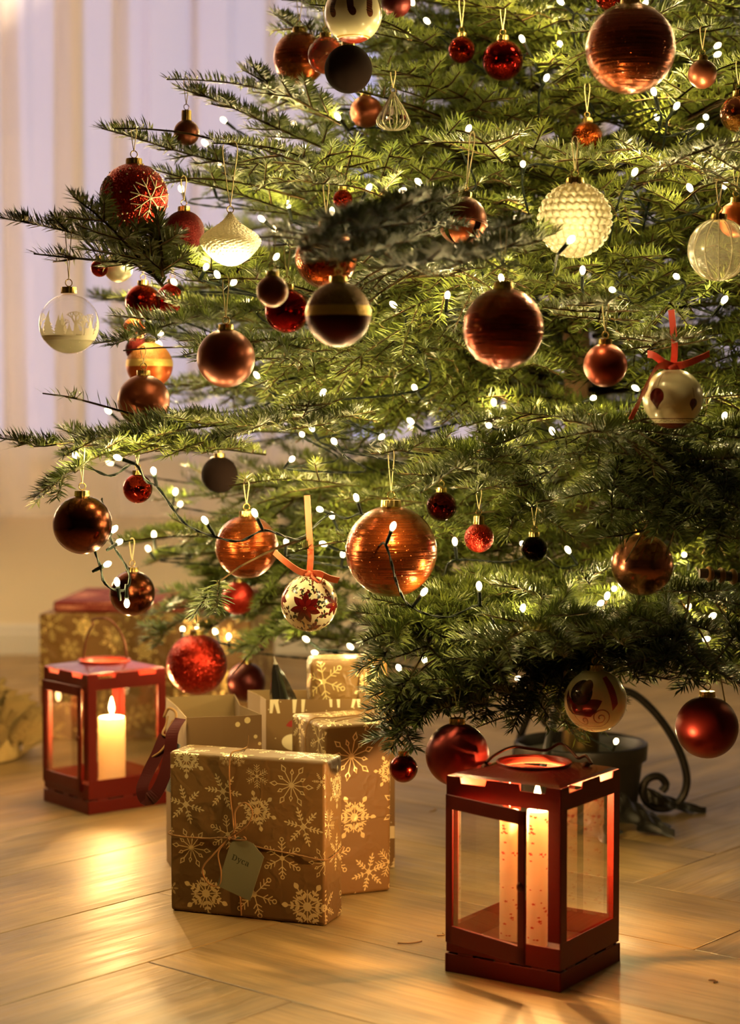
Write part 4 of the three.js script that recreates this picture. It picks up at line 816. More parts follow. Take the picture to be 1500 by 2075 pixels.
// the loop that dangles at the left, where the cable itself shows
const LOOP = [[186, 1090, 2.70], [194, 1122, 2.68], [204, 1150, 2.665], [209, 1176, 2.66], [222, 1191, 2.66], [240, 1197, 2.66], [256, 1194, 2.66], [263, 1176, 2.66], [258, 1152, 2.67], [244, 1128, 2.68], [230, 1106, 2.69], [222, 1084, 2.7], [214, 1050, 2.74], [206, 1010, 2.76]].map((q) => at(...q));
BULBS.forEach((bulbs, si) => {
  const s = thing('fairy_light_string', STRING_LABELS[si], 'string lights', V(0, 0, 0), 0, 'light strings on the fir tree');
  // walk from bulb to nearest bulb, as the cable does
  let path = bulbs.slice();
  if (si < 4 || si > 5) { const left = bulbs.slice(1); path = [bulbs[0]]; while (left.length) { let b = 0; for (let k = 1; k < left.length; k++) if (left[k].distanceTo(path[path.length - 1]) < left[b].distanceTo(path[path.length - 1])) b = k; path.push(left.splice(b, 1)[0]); } }
  const way = [];
  path.forEach((p, k) => {
    const inw = V(TRUNK.x - p.x, 0, TRUNK.z - p.z).normalize();
    const near = si === 5 ? LOOP.reduce((a, e) => (e.distanceTo(p) < a.distanceTo(p) ? e : a)) : null;
    const q = si === 5 ? p.clone().sub(near).normalize() : V(rr(-0.7, 0.7), rr(0.1, 1), rr(-0.5, 0.5)).addScaledVector(inw, -0.35).normalize();
    const up = k === 7 && si === 4 ? V(0.35, 0.9, -0.1).normalize() : k === 9 && si === 4 ? V(-0.05, 1, 0).normalize() : q;       // the two bulbs that stand up on the cable
    const holder = part(numbered('bulb_socket'), socketShape, cableMaterial, s);
    holder.position.copy(p).addScaledVector(up, -0.028);
    holder.quaternion.setFromUnitVectors(V(0, 1, 0), up);
    const b = part(numbered('bulb'), bulbShape, bulbMaterial, holder); b.position.y = 0.021;
    const l = new THREE.PointLight(FAIRY.color, FAIRY.power); l.name = 'bulb_light'; l.position.y = 0.0265; l.shadow.radius = 0.2; l.castShadow = true; holder.add(l);
    const foot = holder.position.clone();
    if (way.length) { const prev = way[way.length - 1], d = prev.distanceTo(foot), mid = prev.clone().lerp(foot, 0.5); mid.y -= Math.min(0.05, d * 0.16); if (si !== 4 && si !== 5) mid.addScaledVector(inw, Math.min(0.28, 0.06 + d * 0.6)); way.push(mid); }
    way.push(foot);
  });
  if (si === 5) { way.length = 0; way.push(...LOOP); }
  const curve = new THREE.CatmullRomCurve3(way, false, 'centripetal'), L = curve.getLength(), step = si >= 9 ? 0.016 : 0.007, n = Math.ceil(L / step), a = [], b = [];
  const pts = curve.getSpacedPoints(n);
  pts.forEach((p, k) => { const t = pts[Math.min(k + 1, n)].clone().sub(pts[Math.max(0, k - 1)]).normalize(), u = t.clone().cross(V(0.3, 0.2, 0.9)).normalize(), w = t.clone().cross(u), g = k * (si >= 9 ? 1.5 : 0.85); const o = u.multiplyScalar(Math.cos(g) * 0.0011).addScaledVector(w, Math.sin(g) * 0.0011); a.push(p.clone().add(o)); b.push(p.clone().sub(o)); });
  const strand = (q) => new THREE.TubeGeometry(new THREE.CatmullRomCurve3(q), q.length - 1, 0.0011, 4, false);
  part('cable', merge([strand(a), strand(b)]), cableMaterial, s);
});

// wooden bead garland at the right
{
  const t = thing('bead_garland', 'dark wooden bead garland peeping out of the fir at the right edge', 'garland', at(1418, 1160, 2.72), 0);
  const wood = std({ color: rgb(0.20, 0.085, 0.025), roughness: 0.4 }), dark = std({ color: rgb(0.04, 0.018, 0.01), roughness: 0.5 });
  for (let k = 0; k < 9; k++) {
    const p = at(1426 + k * 12, 1162 + k * 1.4, 2.72 + 0.004 * k).sub(t.position);
    const bead = k % 2 ? new THREE.SphereGeometry(0.0105, 18, 12).scale(0.7, 1.15, 1.15) : new THREE.CylinderGeometry(0.0075, 0.0075, 0.012, 18).rotateZ(Math.PI / 2);
    part('bead', bead.translate(p.x, p.y, p.z), k % 2 ? wood : dark, t);
  }
  part('cord', tube([at(1410, 1150, 2.8).sub(t.position), at(1426, 1162, 2.72).sub(t.position), at(1480, 1168, 2.73).sub(t.position), at(1540, 1174, 2.76).sub(t.position)], 0.0012, 24, 5), dark, t);
}

// ---------------------------------------------------------------- tree stand: bucket, tube, wrought scrolls with leaf feet
{
  const t = thing('tree_stand', 'black wrought iron tree stand with bucket, scroll legs and leaf feet', 'tree stand', V(TRUNK.x, 0, TRUNK.z));
  const iron = std({ color: rgb(0.012, 0.010, 0.007), metalness: 0.3, roughness: 0.4, bumpMap: plaster, bumpScale: 0.001 });
  const L = (list) => list.map(([a, b]) => new THREE.Vector2(a, b));
  part('bucket', new THREE.LatheGeometry(L([[0.0001, 0.012], [0.098, 0.012], [0.104, 0.02], [0.114, 0.105], [0.122, 0.108], [0.124, 0.135], [0.118, 0.138], [0.116, 0.13], [0.108, 0.105], [0.099, 0.03], [0.0001, 0.028]]), 56), std({ color: rgb(0.012, 0.010, 0.008), roughness: 0.42 }), t);
  part('water', new THREE.CircleGeometry(0.110, 48).rotateX(-Math.PI / 2).translate(0, 0.116, 0), phys({ color: rgb(0.30, 0.28, 0.22), roughness: 0.12 }), t);
  part('tube', new THREE.LatheGeometry(L([[0.034, 0.03], [0.034, 0.235], [0.037, 0.24], [0.037, 0.26], [0.033, 0.262], [0.0335, 0.03]]), 40), std({ color: rgb(0.16, 0.11, 0.035), metalness: 0.9, roughness: 0.3 }), t);
  const legShape = [[0.03, 0.222], [0.06, 0.232], [0.095, 0.226], [0.138, 0.19], [0.176, 0.135], [0.196, 0.085], [0.198, 0.05], [0.184, 0.022], [0.156, 0.010], [0.128, 0.018], [0.116, 0.042], [0.126, 0.066], [0.148, 0.07], [0.160, 0.054], [0.152, 0.042]];
  const leaf = () => {                                               // a cast oak leaf, domed and ribbed, tip outward
    const n = 26, m = 10, p = [], idx = [];
    for (let i = 0; i <= n; i++) for (let j = -m; j <= m; j++) { const u = i / n, w = 0.052 * Math.sin(Math.PI * Math.pow(u, 0.8)) * (0.72 + 0.28 * Math.cos(u * 19)), v = j / m; p.push(v * w, 0.05 * Math.pow(1 - u, 1.3) * (1 - 0.35 * v * v) + 0.004 + 0.006 * Math.cos(v * 3) - 0.004 * Math.cos(v * 11 + u * 20) * (1 - Math.abs(v)), u * 0.145); }
    for (let i = 0; i < n; i++) for (let j = 0; j < 2 * m; j++) { const a = i * (2 * m + 1) + j, b = a + 2 * m + 1; idx.push(a, a + 1, b, a + 1, b + 1, b); }
    const g = new THREE.BufferGeometry(); g.setAttribute('position', new THREE.Float32BufferAttribute(p, 3)); g.setAttribute('uv', new THREE.Float32BufferAttribute(new Float32Array((p.length / 3) * 2), 2)); g.setIndex(idx); g.computeVertexNormals(); return g;
  };
  const ironTwo = std({ color: rgb(0.012, 0.010, 0.007), metalness: 0.3, roughness: 0.42, side: THREE.DoubleSide });
  const leafShape = leaf();
  for (const a of [0.05, 0.05 + 2.094, 0.05 + 4.189]) {
    const leg = part('scroll_leg', tube(legShape.map(([x, y]) => V(x * Math.cos(a), y, -x * Math.sin(a))), 0.0075, 90, 10), iron, t);
    const f = part('leaf_foot', leafShape, ironTwo, leg); f.rotation.y = a + Math.PI / 2; f.position.set(0.12 * Math.cos(a), 0.002, -0.12 * Math.sin(a)); f.scale.setScalar(0.8);
  }
  for (const a of [-0.95, -1.5]) { const f = part('leaf_foot', leafShape, ironTwo, t); f.rotation.y = a + Math.PI / 2; f.position.set(0.10 * Math.cos(a), 0.003, -0.10 * Math.sin(a)); }
  for (const a of [1.3, 3.4, 5.4]) part('clamp_scroll', tube([[0.034, 0.2], [0.05, 0.215], [0.072, 0.205], [0.078, 0.185], [0.066, 0.17], [0.054, 0.18], [0.058, 0.19]].map(([x, y]) => V(x * Math.cos(a), y, -x * Math.sin(a))), 0.005, 40, 8), iron, t);
}

// ---------------------------------------------------------------- lanterns and candles
const flameShape = new THREE.LatheGeometry([[0.0001, 0], [0.0028, 0.002], [0.0052, 0.008], [0.0055, 0.013], [0.0042, 0.021], [0.002, 0.029], [0.0001, 0.034]].map(([a, b]) => new THREE.Vector2(a, b)), 14);
const flameMaterial = std({ color: rgb(1, 0.8, 0.5), emissive: rgb(1, 0.62, 0.24), emissiveIntensity: CANDLE.glow });
const starMap = canvasTexture(512, 1024, (g, w, h) => {
  g.fillStyle = '#f3e2c4'; g.fillRect(0, 0, w, h); g.fillStyle = '#c0402c';
  for (let k = 0; k < 80; k++) { const x = hash2(k, 4) * w, y = hash2(k, 5) * h, r = 7 + 9 * hash2(k, 6); g.save(); g.translate(x, y); g.scale(1.9, 1); g.rotate(hash2(k, 7) * 2); g.beginPath(); for (let q = 0; q < 10; q++) { const a = q * 0.6283, l = q % 2 ? r * 0.42 : r; g.lineTo(l * Math.cos(a), l * Math.sin(a)); } g.fill(); g.restore(); }
});
function candle(label, pos, r, h, starred, power) {
  const t = thing('candle', label, 'candle', pos, 0.4, 'candles in the lanterns');
  const prof = [[0.0001, 0], [r, 0], [r, h - 0.002], [r * 0.94, h], [r * 0.7, h - 0.0015], [r * 0.25, h - 0.003], [0.0001, h - 0.003]].map(([a, b]) => new THREE.Vector2(a, b));
  const g = new THREE.LatheGeometry(prof, 40), p = g.attributes.position, uv = g.attributes.uv;
  for (let i = 0; i < p.count; i++) uv.setY(i, p.getY(i) / h);
  part('wax', g, phys({ color: starred ? 0xffffff : rgb(0.86, 0.74, 0.54), map: starred ? starMap : null, roughness: 0.55, transmission: starred ? 0.3 : 0.5, thickness: 0 }), t);
  part('wick', tube([V(0, h - 0.004, 0), V(0, h + 0.004, 0), V(0.0012, h + 0.009, 0)], 0.0009, 8, 5), std({ color: rgb(0.02, 0.015, 0.01), roughness: 0.9 }), t);
  const f = part('flame', flameShape, flameMaterial, t); f.position.y = h + 0.005;
  const l = new THREE.PointLight(CANDLE.color, power); l.name = 'flame_light'; l.position.y = h + 0.017; l.shadow.radius = 0.25; l.castShadow = true; t.add(l);
  return t;
}
const redMetal = phys({ color: rgb(0.125, 0.0075, 0.0035), metalness: 0, roughness: 0.42, specularIntensity: 0.4 });
const wire = std({ color: rgb(0.12, 0.035, 0.015), metalness: 0.7, roughness: 0.4 });
const pane = phys({ color: rgb(0.98, 0.97, 0.95), roughness: 0, transmission: 1, thickness: 0, ior: 2.4 });
function lantern(label, x, d, turn, ajar, handlePts, hooks) {
  const S = 0.168, H = 0.26, h2 = S / 2, LO = 0.062, HI = 0.2304, PW = 0.0175, TK = 0.0014;
  const c = V(x + h2 * (Math.cos(turn) - Math.sin(turn)), 0, -(d + h2 * (Math.sin(turn) + Math.cos(turn))));
  const t = thing('lantern', label, 'lantern', c, turn, 'red metal lanterns on the floor');
  const rb = (w, h, dd, px, py, pz) => new RoundedBoxGeometry(w, h, dd, 1, Math.min(w, h, dd) * 0.3).translate(px, py, pz);
  // foot rim, set off from the body by a thin slot with tabs
  const rim = [], body = [];
  for (const [w, dd, px, pz] of [[S + 0.004, 0.003, 0, h2], [S + 0.004, 0.003, 0, -h2], [0.003, S + 0.004, h2, 0], [0.003, S + 0.004, -h2, 0]]) rim.push(rb(w, 0.0245, dd, px, 0.01225, pz));
  for (const s of [-1, 1]) for (const u of [-0.055, 0, 0.055]) { rim.push(box(0.022, 0.003, 0.002, u, 0.0255, s * h2)); rim.push(box(0.002, 0.003, 0.022, s * h2, 0.0255, u)); }
  part('foot_rim', merge(rim), redMetal, t);
  for (const [w, dd, px, pz] of [[S, TK, 0, h2], [S, TK, 0, -h2], [TK, S, h2, 0]]) body.push(rb(w, LO - 0.027, dd, px, (LO + 0.027) / 2, pz));
  body.push(rb(TK, LO - 0.034, S, -h2, (LO + 0.02) / 2, 0));
  part('lower_wall', merge(body), redMetal, t);
  part('tray', rb(S - 0.002, 0.002, S - 0.002, 0, 0.0285, 0), cached('tray', () => std({ color: rgb(0.075, 0.016, 0.008), roughness: 0.35 })), t);
  const posts = (sx, sz) => merge([rb(PW, HI - LO, TK, sx * (h2 - PW / 2), (HI + LO) / 2, sz * h2), rb(TK, HI - LO, PW, sx * h2, (HI + LO) / 2, sz * (h2 - PW / 2))]);
  for (const [sx, sz] of [[-1, -1], [1, -1], [1, 1], [-1, 1]]) part('corner_post', posts(sx, sz), redMetal, t);
  // header with notches along its upper edge
  const head = new THREE.Shape(); head.moveTo(-h2, HI); head.lineTo(h2, HI); head.lineTo(h2, H);
  for (const u of [0.044, -0.044]) { head.lineTo(u + 0.02, H); head.lineTo(u + 0.018, H - 0.0085); head.lineTo(u - 0.018, H - 0.0085); head.lineTo(u - 0.02, H); }
  head.lineTo(-h2, H); head.closePath();
  const hg = new THREE.ExtrudeGeometry(head, { depth: TK, bevelEnabled: false });
  part('header', merge([hg.clone().translate(0, 0, h2 - TK / 2), hg.clone().translate(0, 0, -h2 - TK / 2), hg.clone().rotateY(Math.PI / 2).translate(h2 - TK / 2, 0, 0), hg.clone().rotateY(Math.PI / 2).translate(-h2 - TK / 2, 0, 0)]), redMetal, t);
  // roof: a low hip from the square edge up to a round opening
  const n = 64, p = [], idx = [], RR = 0.0455;
  for (const [lv, y, inset] of [[0, H + 0.0005, 0.0], [1, H + 0.003, 0.006], [2, H + 0.0125, 1]]) for (let k = 0; k <= n; k++) {
    const a = (k / n) * 6.2832 + Math.PI / 4, cx = Math.cos(a), cz = Math.sin(a), q = (h2 - 0.001 - (lv === 1 ? inset : 0)) / Math.max(Math.abs(cx), Math.abs(cz)), l = lv === 2 ? RR : q;
    p.push(cx * l, y, cz * l);
  }
  for (let lv = 0; lv < 2; lv++) for (let k = 0; k < n; k++) { const a = lv * (n + 1) + k, b = a + n + 1; idx.push(a, b, a + 1, a + 1, b, b + 1); }
  let roof = new THREE.BufferGeometry(); roof.setAttribute('position', new THREE.Float32BufferAttribute(p, 3)); roof.setAttribute('uv', new THREE.Float32BufferAttribute(new Float32Array((p.length / 3) * 2), 2)); roof.setIndex(idx); roof = roof.toNonIndexed(); roof.computeVertexNormals();
  part('roof', roof, phys({ color: rgb(0.18, 0.011, 0.005), metalness: 0.1, roughness: 0.22, clearcoat: 0.8, clearcoatRoughness: 0.12, side: THREE.DoubleSide }), t);
  part('chimney_ring', new THREE.LatheGeometry([[RR - 0.001, H + 0.004], [RR + 0.001, H + 0.0145], [RR + 0.004, H + 0.0155], [RR + 0.005, H + 0.014], [RR + 0.003, H + 0.0115]].map(([a, b]) => new THREE.Vector2(a, b)), 56), cached('ringred', () => phys({ color: rgb(0.36, 0.04, 0.022), roughness: 0.35, side: THREE.DoubleSide })), t);
  part('heat_plate', new THREE.LatheGeometry([[0.0001, H + 0.006], [0.02, H + 0.0045], [0.037, H - 0.001]].map(([a, b]) => new THREE.Vector2(a, b)), 48), cached('plate', () => std({ color: rgb(0.05, 0.04, 0.02), metalness: 0.4, roughness: 0.35, side: THREE.DoubleSide })), t);
  // panes: three fixed, one in the door
  const ph = HI - LO + 0.008, pw = S - 0.012, py = (HI + LO) / 2;
  part('glass_pane', new THREE.PlaneGeometry(pw, ph).translate(0, py, h2 - 0.003), pane, t);
  part('glass_pane', new THREE.PlaneGeometry(pw, ph).translate(0, py, -h2 + 0.003), pane, t);
  part('glass_pane', new THREE.PlaneGeometry(pw, ph).rotateY(Math.PI / 2).translate(h2 - 0.003, py, 0), pane, t);
  const door = part('door', (() => {
    const w = S - 0.022, y0 = LO - 0.022, y1 = HI + 0.006, b = 0.0125, dd = 0.004, list = [];
    list.push(rb(dd, y1 - y0, b, 0, (y0 + y1) / 2, b / 2), rb(dd, y1 - y0, b, 0, (y0 + y1) / 2, w - b / 2), rb(dd, b * 1.5, w, 0, y1 - b * 0.75, w / 2), rb(dd, b * 1.9, w, 0, y0 + b * 0.95, w / 2));
    return merge(list);
  })(), redMetal, t);
  door.position.set(-h2 - 0.003, 0, -h2 + 0.001); door.rotation.y = -ajar;
  part('glass_pane', new THREE.PlaneGeometry(S - 0.04, HI - LO).rotateY(-Math.PI / 2).translate(0, py, (S - 0.022) / 2), pane, door);
  part('latch', new THREE.SphereGeometry(0.004, 12, 8).scale(1, 1.5, 1).translate(-0.004, 0.14, S - 0.022 - 0.006), wire, door);
  // wire handle between two hooks
  t.updateMatrixWorld(true);
  part('handle', tube(handlePts.map((q) => t.worldToLocal(at(...q))), 0.0021, 80, 8), wire, t);
  for (const q of hooks) { const v = t.worldToLocal(at(...q)); part('hook', new THREE.SphereGeometry(0.006, 12, 8).scale(1.3, 0.8, 0.9).translate(v.x, H + 0.008, v.z), wire, t); }
  return c;
}
lantern('front red metal lantern with its door ajar and two starred candles inside', 0.241, 2.318, 0.983, 0.28,
  [[985, 1546, 2.425], [1003, 1530, 2.45], [1040, 1514, 2.48], [1080, 1518, 2.5], [1108, 1520, 2.5], [1135, 1507, 2.5], [1158, 1522, 2.48], [1172, 1536, 2.46], [1188, 1532, 2.45], [1200, 1548, 2.44]], [[984, 1546, 2.43], [1188, 1552, 2.44]]);
candle('starred stick candle in the middle of the front lantern', V(0.222, 0.0295, -2.43), 0.0142, 0.181, true, CANDLE.power);
candle('second starred stick candle in the front lantern, half hidden by the door stile', V(0.187, 0.0295, -2.452), 0.0135, 0.176, true, CANDLE.power * 0.7);
lantern('left red metal lantern with upright wire handle and one thick cream candle', -0.521, 3.398, 0.673, 0,
  [[169, 1334, 3.5], [171, 1318, 3.5], [176, 1290, 3.5], [188, 1264, 3.5], [186, 1258, 3.5], [204, 1253, 3.5], [219, 1255, 3.5], [240, 1275, 3.5], [252, 1302, 3.5], [257, 1334, 3.5]], [[164, 1338, 3.5], [256, 1340, 3.5]]);
candle('thick cream pillar candle burning in the left lantern', V(-0.492, 0.0295, -3.50), 0.0255, 0.138, false, CANDLE.power * 1.1);

// ---------------------------------------------------------------- wrapped gifts
const PAPER = '#705228', FOIL = '#efe0b0';
// snowflakes drawn in one colour; k chooses the pattern
function flake(g, x, y, r, k, turn = 0) {
  g.save(); g.translate(x, y); g.rotate(turn); g.lineWidth = Math.max(2.5, r * 0.045); g.lineCap = 'round';
  const arms = k === 1 ? 12 : k === 3 ? 6 : 6;
  const leaf = (px, py, l, a, w = 0.42) => { g.save(); g.translate(px, py); g.rotate(a); g.beginPath(); g.moveTo(0, 0); g.quadraticCurveTo(l * 0.5, -l * w, l, 0); g.quadraticCurveTo(l * 0.5, l * w, 0, 0); g.fill(); g.restore(); };
  const line = (x1, y1, x2, y2) => { g.beginPath(); g.moveTo(x1, y1); g.lineTo(x2, y2); g.stroke(); };
  for (let q = 0; q < arms; q++) {
    g.save(); g.rotate((q / arms) * 6.2832);
    if (k === 0) { line(0, 0, r * 0.86, 0); for (const s of [0.32, 0.5, 0.68]) for (const e of [-1, 1]) leaf(r * s, 0, r * 0.2, e * 0.85); leaf(r * 0.8, 0, r * 0.22, 0); }
    else if (k === 1) { const l = q % 2 ? r * 0.72 : r; line(0, 0, l * 0.68, 0); g.beginPath(); g.moveTo(l * 0.66, 0); g.lineTo(l * 0.8, -l * 0.1); g.lineTo(l, 0); g.lineTo(l * 0.8, l * 0.1); g.closePath(); g.stroke(); }
    else if (k === 2) { line(0, 0, r * 0.8, 0); for (const s of [0.4, 0.6]) for (const e of [-1, 1]) line(r * s, 0, r * (s + 0.16), e * r * 0.17); g.beginPath(); g.arc(r * 0.9, 0, r * 0.085, 0, 7); g.stroke(); }
    else if (k === 3) { line(0, 0, r * 0.85, 0); for (const s of [0.28, 0.46, 0.64]) for (const e of [-1, 1]) line(r * s, 0, r * (s + 0.18), e * r * 0.2); }
    else { line(0, 0, r * 0.85, 0); leaf(r * 0.72, 0, r * 0.28, 0, 0.7); for (const e of [-1, 1]) { leaf(r * 0.3, 0, r * 0.26, e * 0.8, 0.55); leaf(r * 0.52, 0, r * 0.2, e * 0.8, 0.55); } g.rotate(0.5236); line(r * 0.2, 0, r * 0.62, 0); for (const e of [-1, 1]) line(r * 0.42, 0, r * 0.56, e * r * 0.13); }
    g.restore();
  }
  if (k === 0) { g.rotate(0.5); g.fillRect(-r * 0.13, -r * 0.13, r * 0.26, r * 0.26); }
  else { g.beginPath(); g.arc(0, 0, r * (k === 4 ? 0.17 : 0.12), 0, 7); g.fill(); }
  g.restore();
}
function paperMaps(size, paint) {                                    // colour, and roughness + metalness of the foil print
  const draw = (paper, foil) => (g) => { g.fillStyle = paper; g.fillRect(0, 0, size, size); g.fillStyle = g.strokeStyle = foil; paint(g, size); };
  return { map: canvasTexture(size, size, draw(PAPER, FOIL)), mr: canvasTexture(size, size, draw('rgb(0,140,0)', 'rgb(0,85,150)'), false) };
}
const frontPaper = paperMaps(1024, (g, S) => {                       // as the front parcel's broad side shows it, in shares of width and height
  for (const [u, v, r, k, a] of [[0.11, 0.035, 0.13, 4, 0.52], [0.105, 0.325, 0.125, 0, 0.25], [0.35, 0.225, 0.12, 0, 0.1], [0.57, 0.115, 0.085, 3, 0.5], [0.79, 0.155, 0.135, 1, 0.05], [0.57, 0.33, 0.13, 4, 0.3], [0.865, 0.405, 0.125, 0, 0.2], [0.38, 0.49, 0.12, 2, 0.4], [0.14, 0.595, 0.125, 1, 0.1], [0.73, 0.61, 0.13, 2, 0.5], [0.235, 0.875, 0.155, 4, 0.4], [0.55, 0.85, 0.15, 2, 0.25], [0.89, 0.895, 0.165, 4, 0.0], [0.37, 0.02, 0.05, 3, 0], [0.45, 0.02, 0.05, 3, 0.3], [0.0, 0.5, 0.03, 3, 0], [0.01, 0.86, 0.04, 2, 0], [1.0, 0.62, 0.1, 1, 0], [0.98, 0.12, 0.06, 0, 0]]) flake(g, u * S, v * S, r * S, k, a);
});
const anyPaper = paperMaps(1024, (g, S) => {
  const spots = [[0.16, 0.16, 0.15, 1], [0.5, 0.1, 0.11, 0], [0.82, 0.2, 0.15, 4], [0.34, 0.4, 0.13, 0], [0.66, 0.44, 0.14, 2], [0.06, 0.5, 0.11, 3], [0.92, 0.55, 0.12, 0], [0.2, 0.7, 0.15, 2], [0.52, 0.72, 0.13, 4], [0.8, 0.82, 0.15, 1], [0.38, 0.92, 0.11, 3], [0.06, 0.93, 0.11, 4]];
  for (const [u, v, r, k] of spots) for (const du of [-1, 0, 1]) for (const dv of [-1, 0, 1]) flake(g, (u + du) * S, (v + dv) * S, r * S, k, u * 7 + v * 3);
});
const creases = dataTexture(512, 512, (u, v) => { const n = fbm(u * 6 + 0.4 * vnoise(u * 9, v * 9, 9, 9, 2), v * 6, 6, 6, 17, 4), k = 1 - Math.min(1, Math.abs(n - 0.5) * 9); return [0.5 * n + 0.35 * k, 0, 0].map((x, i, a) => a[0]); });
const wrap = (maps, rx, ry, ox = 0, oy = 0, tone = [1, 1, 1], bump = 0.0012) => {
  const m = tiled(maps.map, rx, ry), r = tiled(maps.mr, rx, ry); m.offset.set(ox, oy); r.offset.set(ox, oy);
  return std({ color: rgb(...tone), map: m, roughnessMap: r, metalnessMap: r, roughness: 1, metalness: 1, bumpMap: tiled(creases, rx, ry), bumpScale: bump });
};
// box in paper: materials for +x, -x, +y, -y, +z, -z, dented a little
function paperBox(w, h, d, round, mats, parent, s, dent = 0.002) {
  const g = new RoundedBoxGeometry(w, h, d, 5, round), base = new THREE.BoxGeometry(w, h, d, 11, 11, 11);
  const p = g.attributes.position;
  for (let i = 0; i < p.count; i++) { const x = p.getX(i), y = p.getY(i), z = p.getZ(i), n = fbm(x * 22 + s, y * 22 + z * 17 + s, 0, 0, 5, 3) - 0.5, k = y < -h / 2 + 0.004 ? 0 : dent; p.setXYZ(i, x + Math.sign(x) * n * k * 2, y, z + Math.sign(z) * n * k * 2); }
  g.translate(0, h / 2, 0);
  const m = part('wrapped_box', g, mats, parent); base.dispose(); return m;
}
const twine = std({ color: rgb(0.42, 0.22, 0.07), roughness: 0.9, bumpMap: tiled(dataTexture(64, 64, (u, v) => { const k = 0.5 + 0.5 * Math.sin((u * 4 + v * 6) * 6.2832); return [k, k, k]; }), 30, 2), bumpScale: 0.0006 });
const twinePath = (pts, r = 0.0013, n = 60) => tube(pts, r, n, 6);
{
  // front parcel
  const W = 0.25, Hh = 0.239, D = 0.064, ang = 0.366;
  const c0 = V(-0.297, 0, -2.718), dir = V(Math.cos(ang), 0, Math.sin(ang)), back = V(Math.sin(ang), 0, -Math.cos(ang));
  const c = c0.clone().addScaledVector(dir, W / 2).addScaledVector(back, D / 2);
  const t = thing('gift', 'flat kraft gift with pale snowflakes, twine and a grey-green tag, standing in front', 'gift', c, -ang, 'wrapped gifts under the tree');
  const side = wrap(anyPaper, D / 0.25, Hh / 0.25, 0.34, 0.5, [1, 1, 1], 0.003), top = wrap(anyPaper, 1, 0.26, 0.1, 0.3);
  paperBox(W, Hh, D, 0.006, [side, side, top, top, wrap(frontPaper, 1, 1), wrap(anyPaper, 1, 1)], t, 3);
  const z = D / 2 + 0.0016, bx = -0.02, by = 0.105;
  part('twine', merge([
    twinePath([V(bx - 0.008, Hh + 0.001, -D / 2), V(bx - 0.003, Hh + 0.0022, 0), V(bx - 0.004, Hh + 0.001, z), V(bx - 0.006, Hh * 0.8, z), V(bx, by + 0.03, z), V(bx + 0.004, by, z), V(bx + 0.008, 0.06, z), V(bx + 0.012, 0.004, z)]),
    twinePath([V(-W / 2 - 0.0015, by + 0.012, -D / 2), V(-W / 2 - 0.0015, by + 0.01, D / 2), V(-0.07, by + 0.008, z), V(bx - 0.004, by + 0.012, z + 0.002), V(0.02, by + 0.002, z), V(0.08, by - 0.004, z), V(W / 2 - 0.001, by - 0.008, z), V(W / 2 + 0.003, by - 0.006, 0), V(W / 2 + 0.001, by - 0.002, -D / 2)]),
  ]), twine, t);
  part('twine_bow', merge([
    twinePath([V(bx - 0.004, by + 0.014, z + 0.002), V(bx + 0.006, by + 0.03, z + 0.008), V(bx + 0.008, by + 0.055, z + 0.010), V(bx + 0.022, by + 0.068, z + 0.009), V(bx + 0.034, by + 0.056, z + 0.008), V(bx + 0.026, by + 0.036, z + 0.007), V(bx - 0.004, by + 0.014, z + 0.003)]),
    twinePath([V(bx - 0.006, by + 0.012, z + 0.003), V(bx - 0.028, by - 0.012, z + 0.010), V(bx - 0.046, by - 0.036, z + 0.010), V(bx - 0.036, by - 0.056, z + 0.009), V(bx - 0.02, by - 0.058, z + 0.008), V(bx - 0.016, by - 0.038, z + 0.009), V(bx - 0.022, by - 0.01, z + 0.006), V(bx - 0.006, by + 0.012, z + 0.003)]),
    twinePath([V(bx - 0.006, by + 0.012, z + 0.004), V(bx + 0.012, by + 0.012, z + 0.008), V(bx + 0.024, by + 0.014, z + 0.008), V(bx + 0.020, by + 0.018, z + 0.008)], 0.0013, 24),
    new THREE.SphereGeometry(0.0042, 10, 8).translate(bx - 0.005, by + 0.012, z + 0.003),
    twinePath([V(bx + 0.006, Hh + 0.002, 0.01), V(bx + 0.011, Hh + 0.01, 0.008), V(bx + 0.012, Hh + 0.026, 0.006)], 0.0005, 12),
  ]), twine, t);
  // tag with cut corners and a written name
  const sh = new THREE.Shape([[-0.020, 0.036], [0.006, 0.036], [0.028, 0.024], [0.028, -0.045], [-0.028, -0.045], [-0.028, 0.022]].map(([a, b]) => new THREE.Vector2(a, b)));
  const tg = new THREE.ExtrudeGeometry(sh, { depth: 0.0006, bevelEnabled: false }), p = tg.attributes.position, uv = tg.attributes.uv;
  for (let i = 0; i < p.count; i++) uv.setXY(i, (p.getX(i) + 0.03) / 0.06, (p.getY(i) + 0.045) / 0.085);
  const tagMap = canvasTexture(384, 544, (g, w, h) => { g.fillStyle = '#74755a'; g.fillRect(0, 0, w, h); g.fillStyle = '#2f3420'; g.font = 'bold 76px serif'; g.textAlign = 'center'; g.fillText('Dyca', w * 0.42, h * 0.46); });
  const gt = part('gift_tag', tg, std({ map: tagMap, roughness: 0.8 }), t); gt.position.set(bx + 0.018, by - 0.024, z + 0.0075); gt.rotation.set(-0.03, 0, -0.32); gt.userData.label = 'grey-green paper tag with a written name';
}
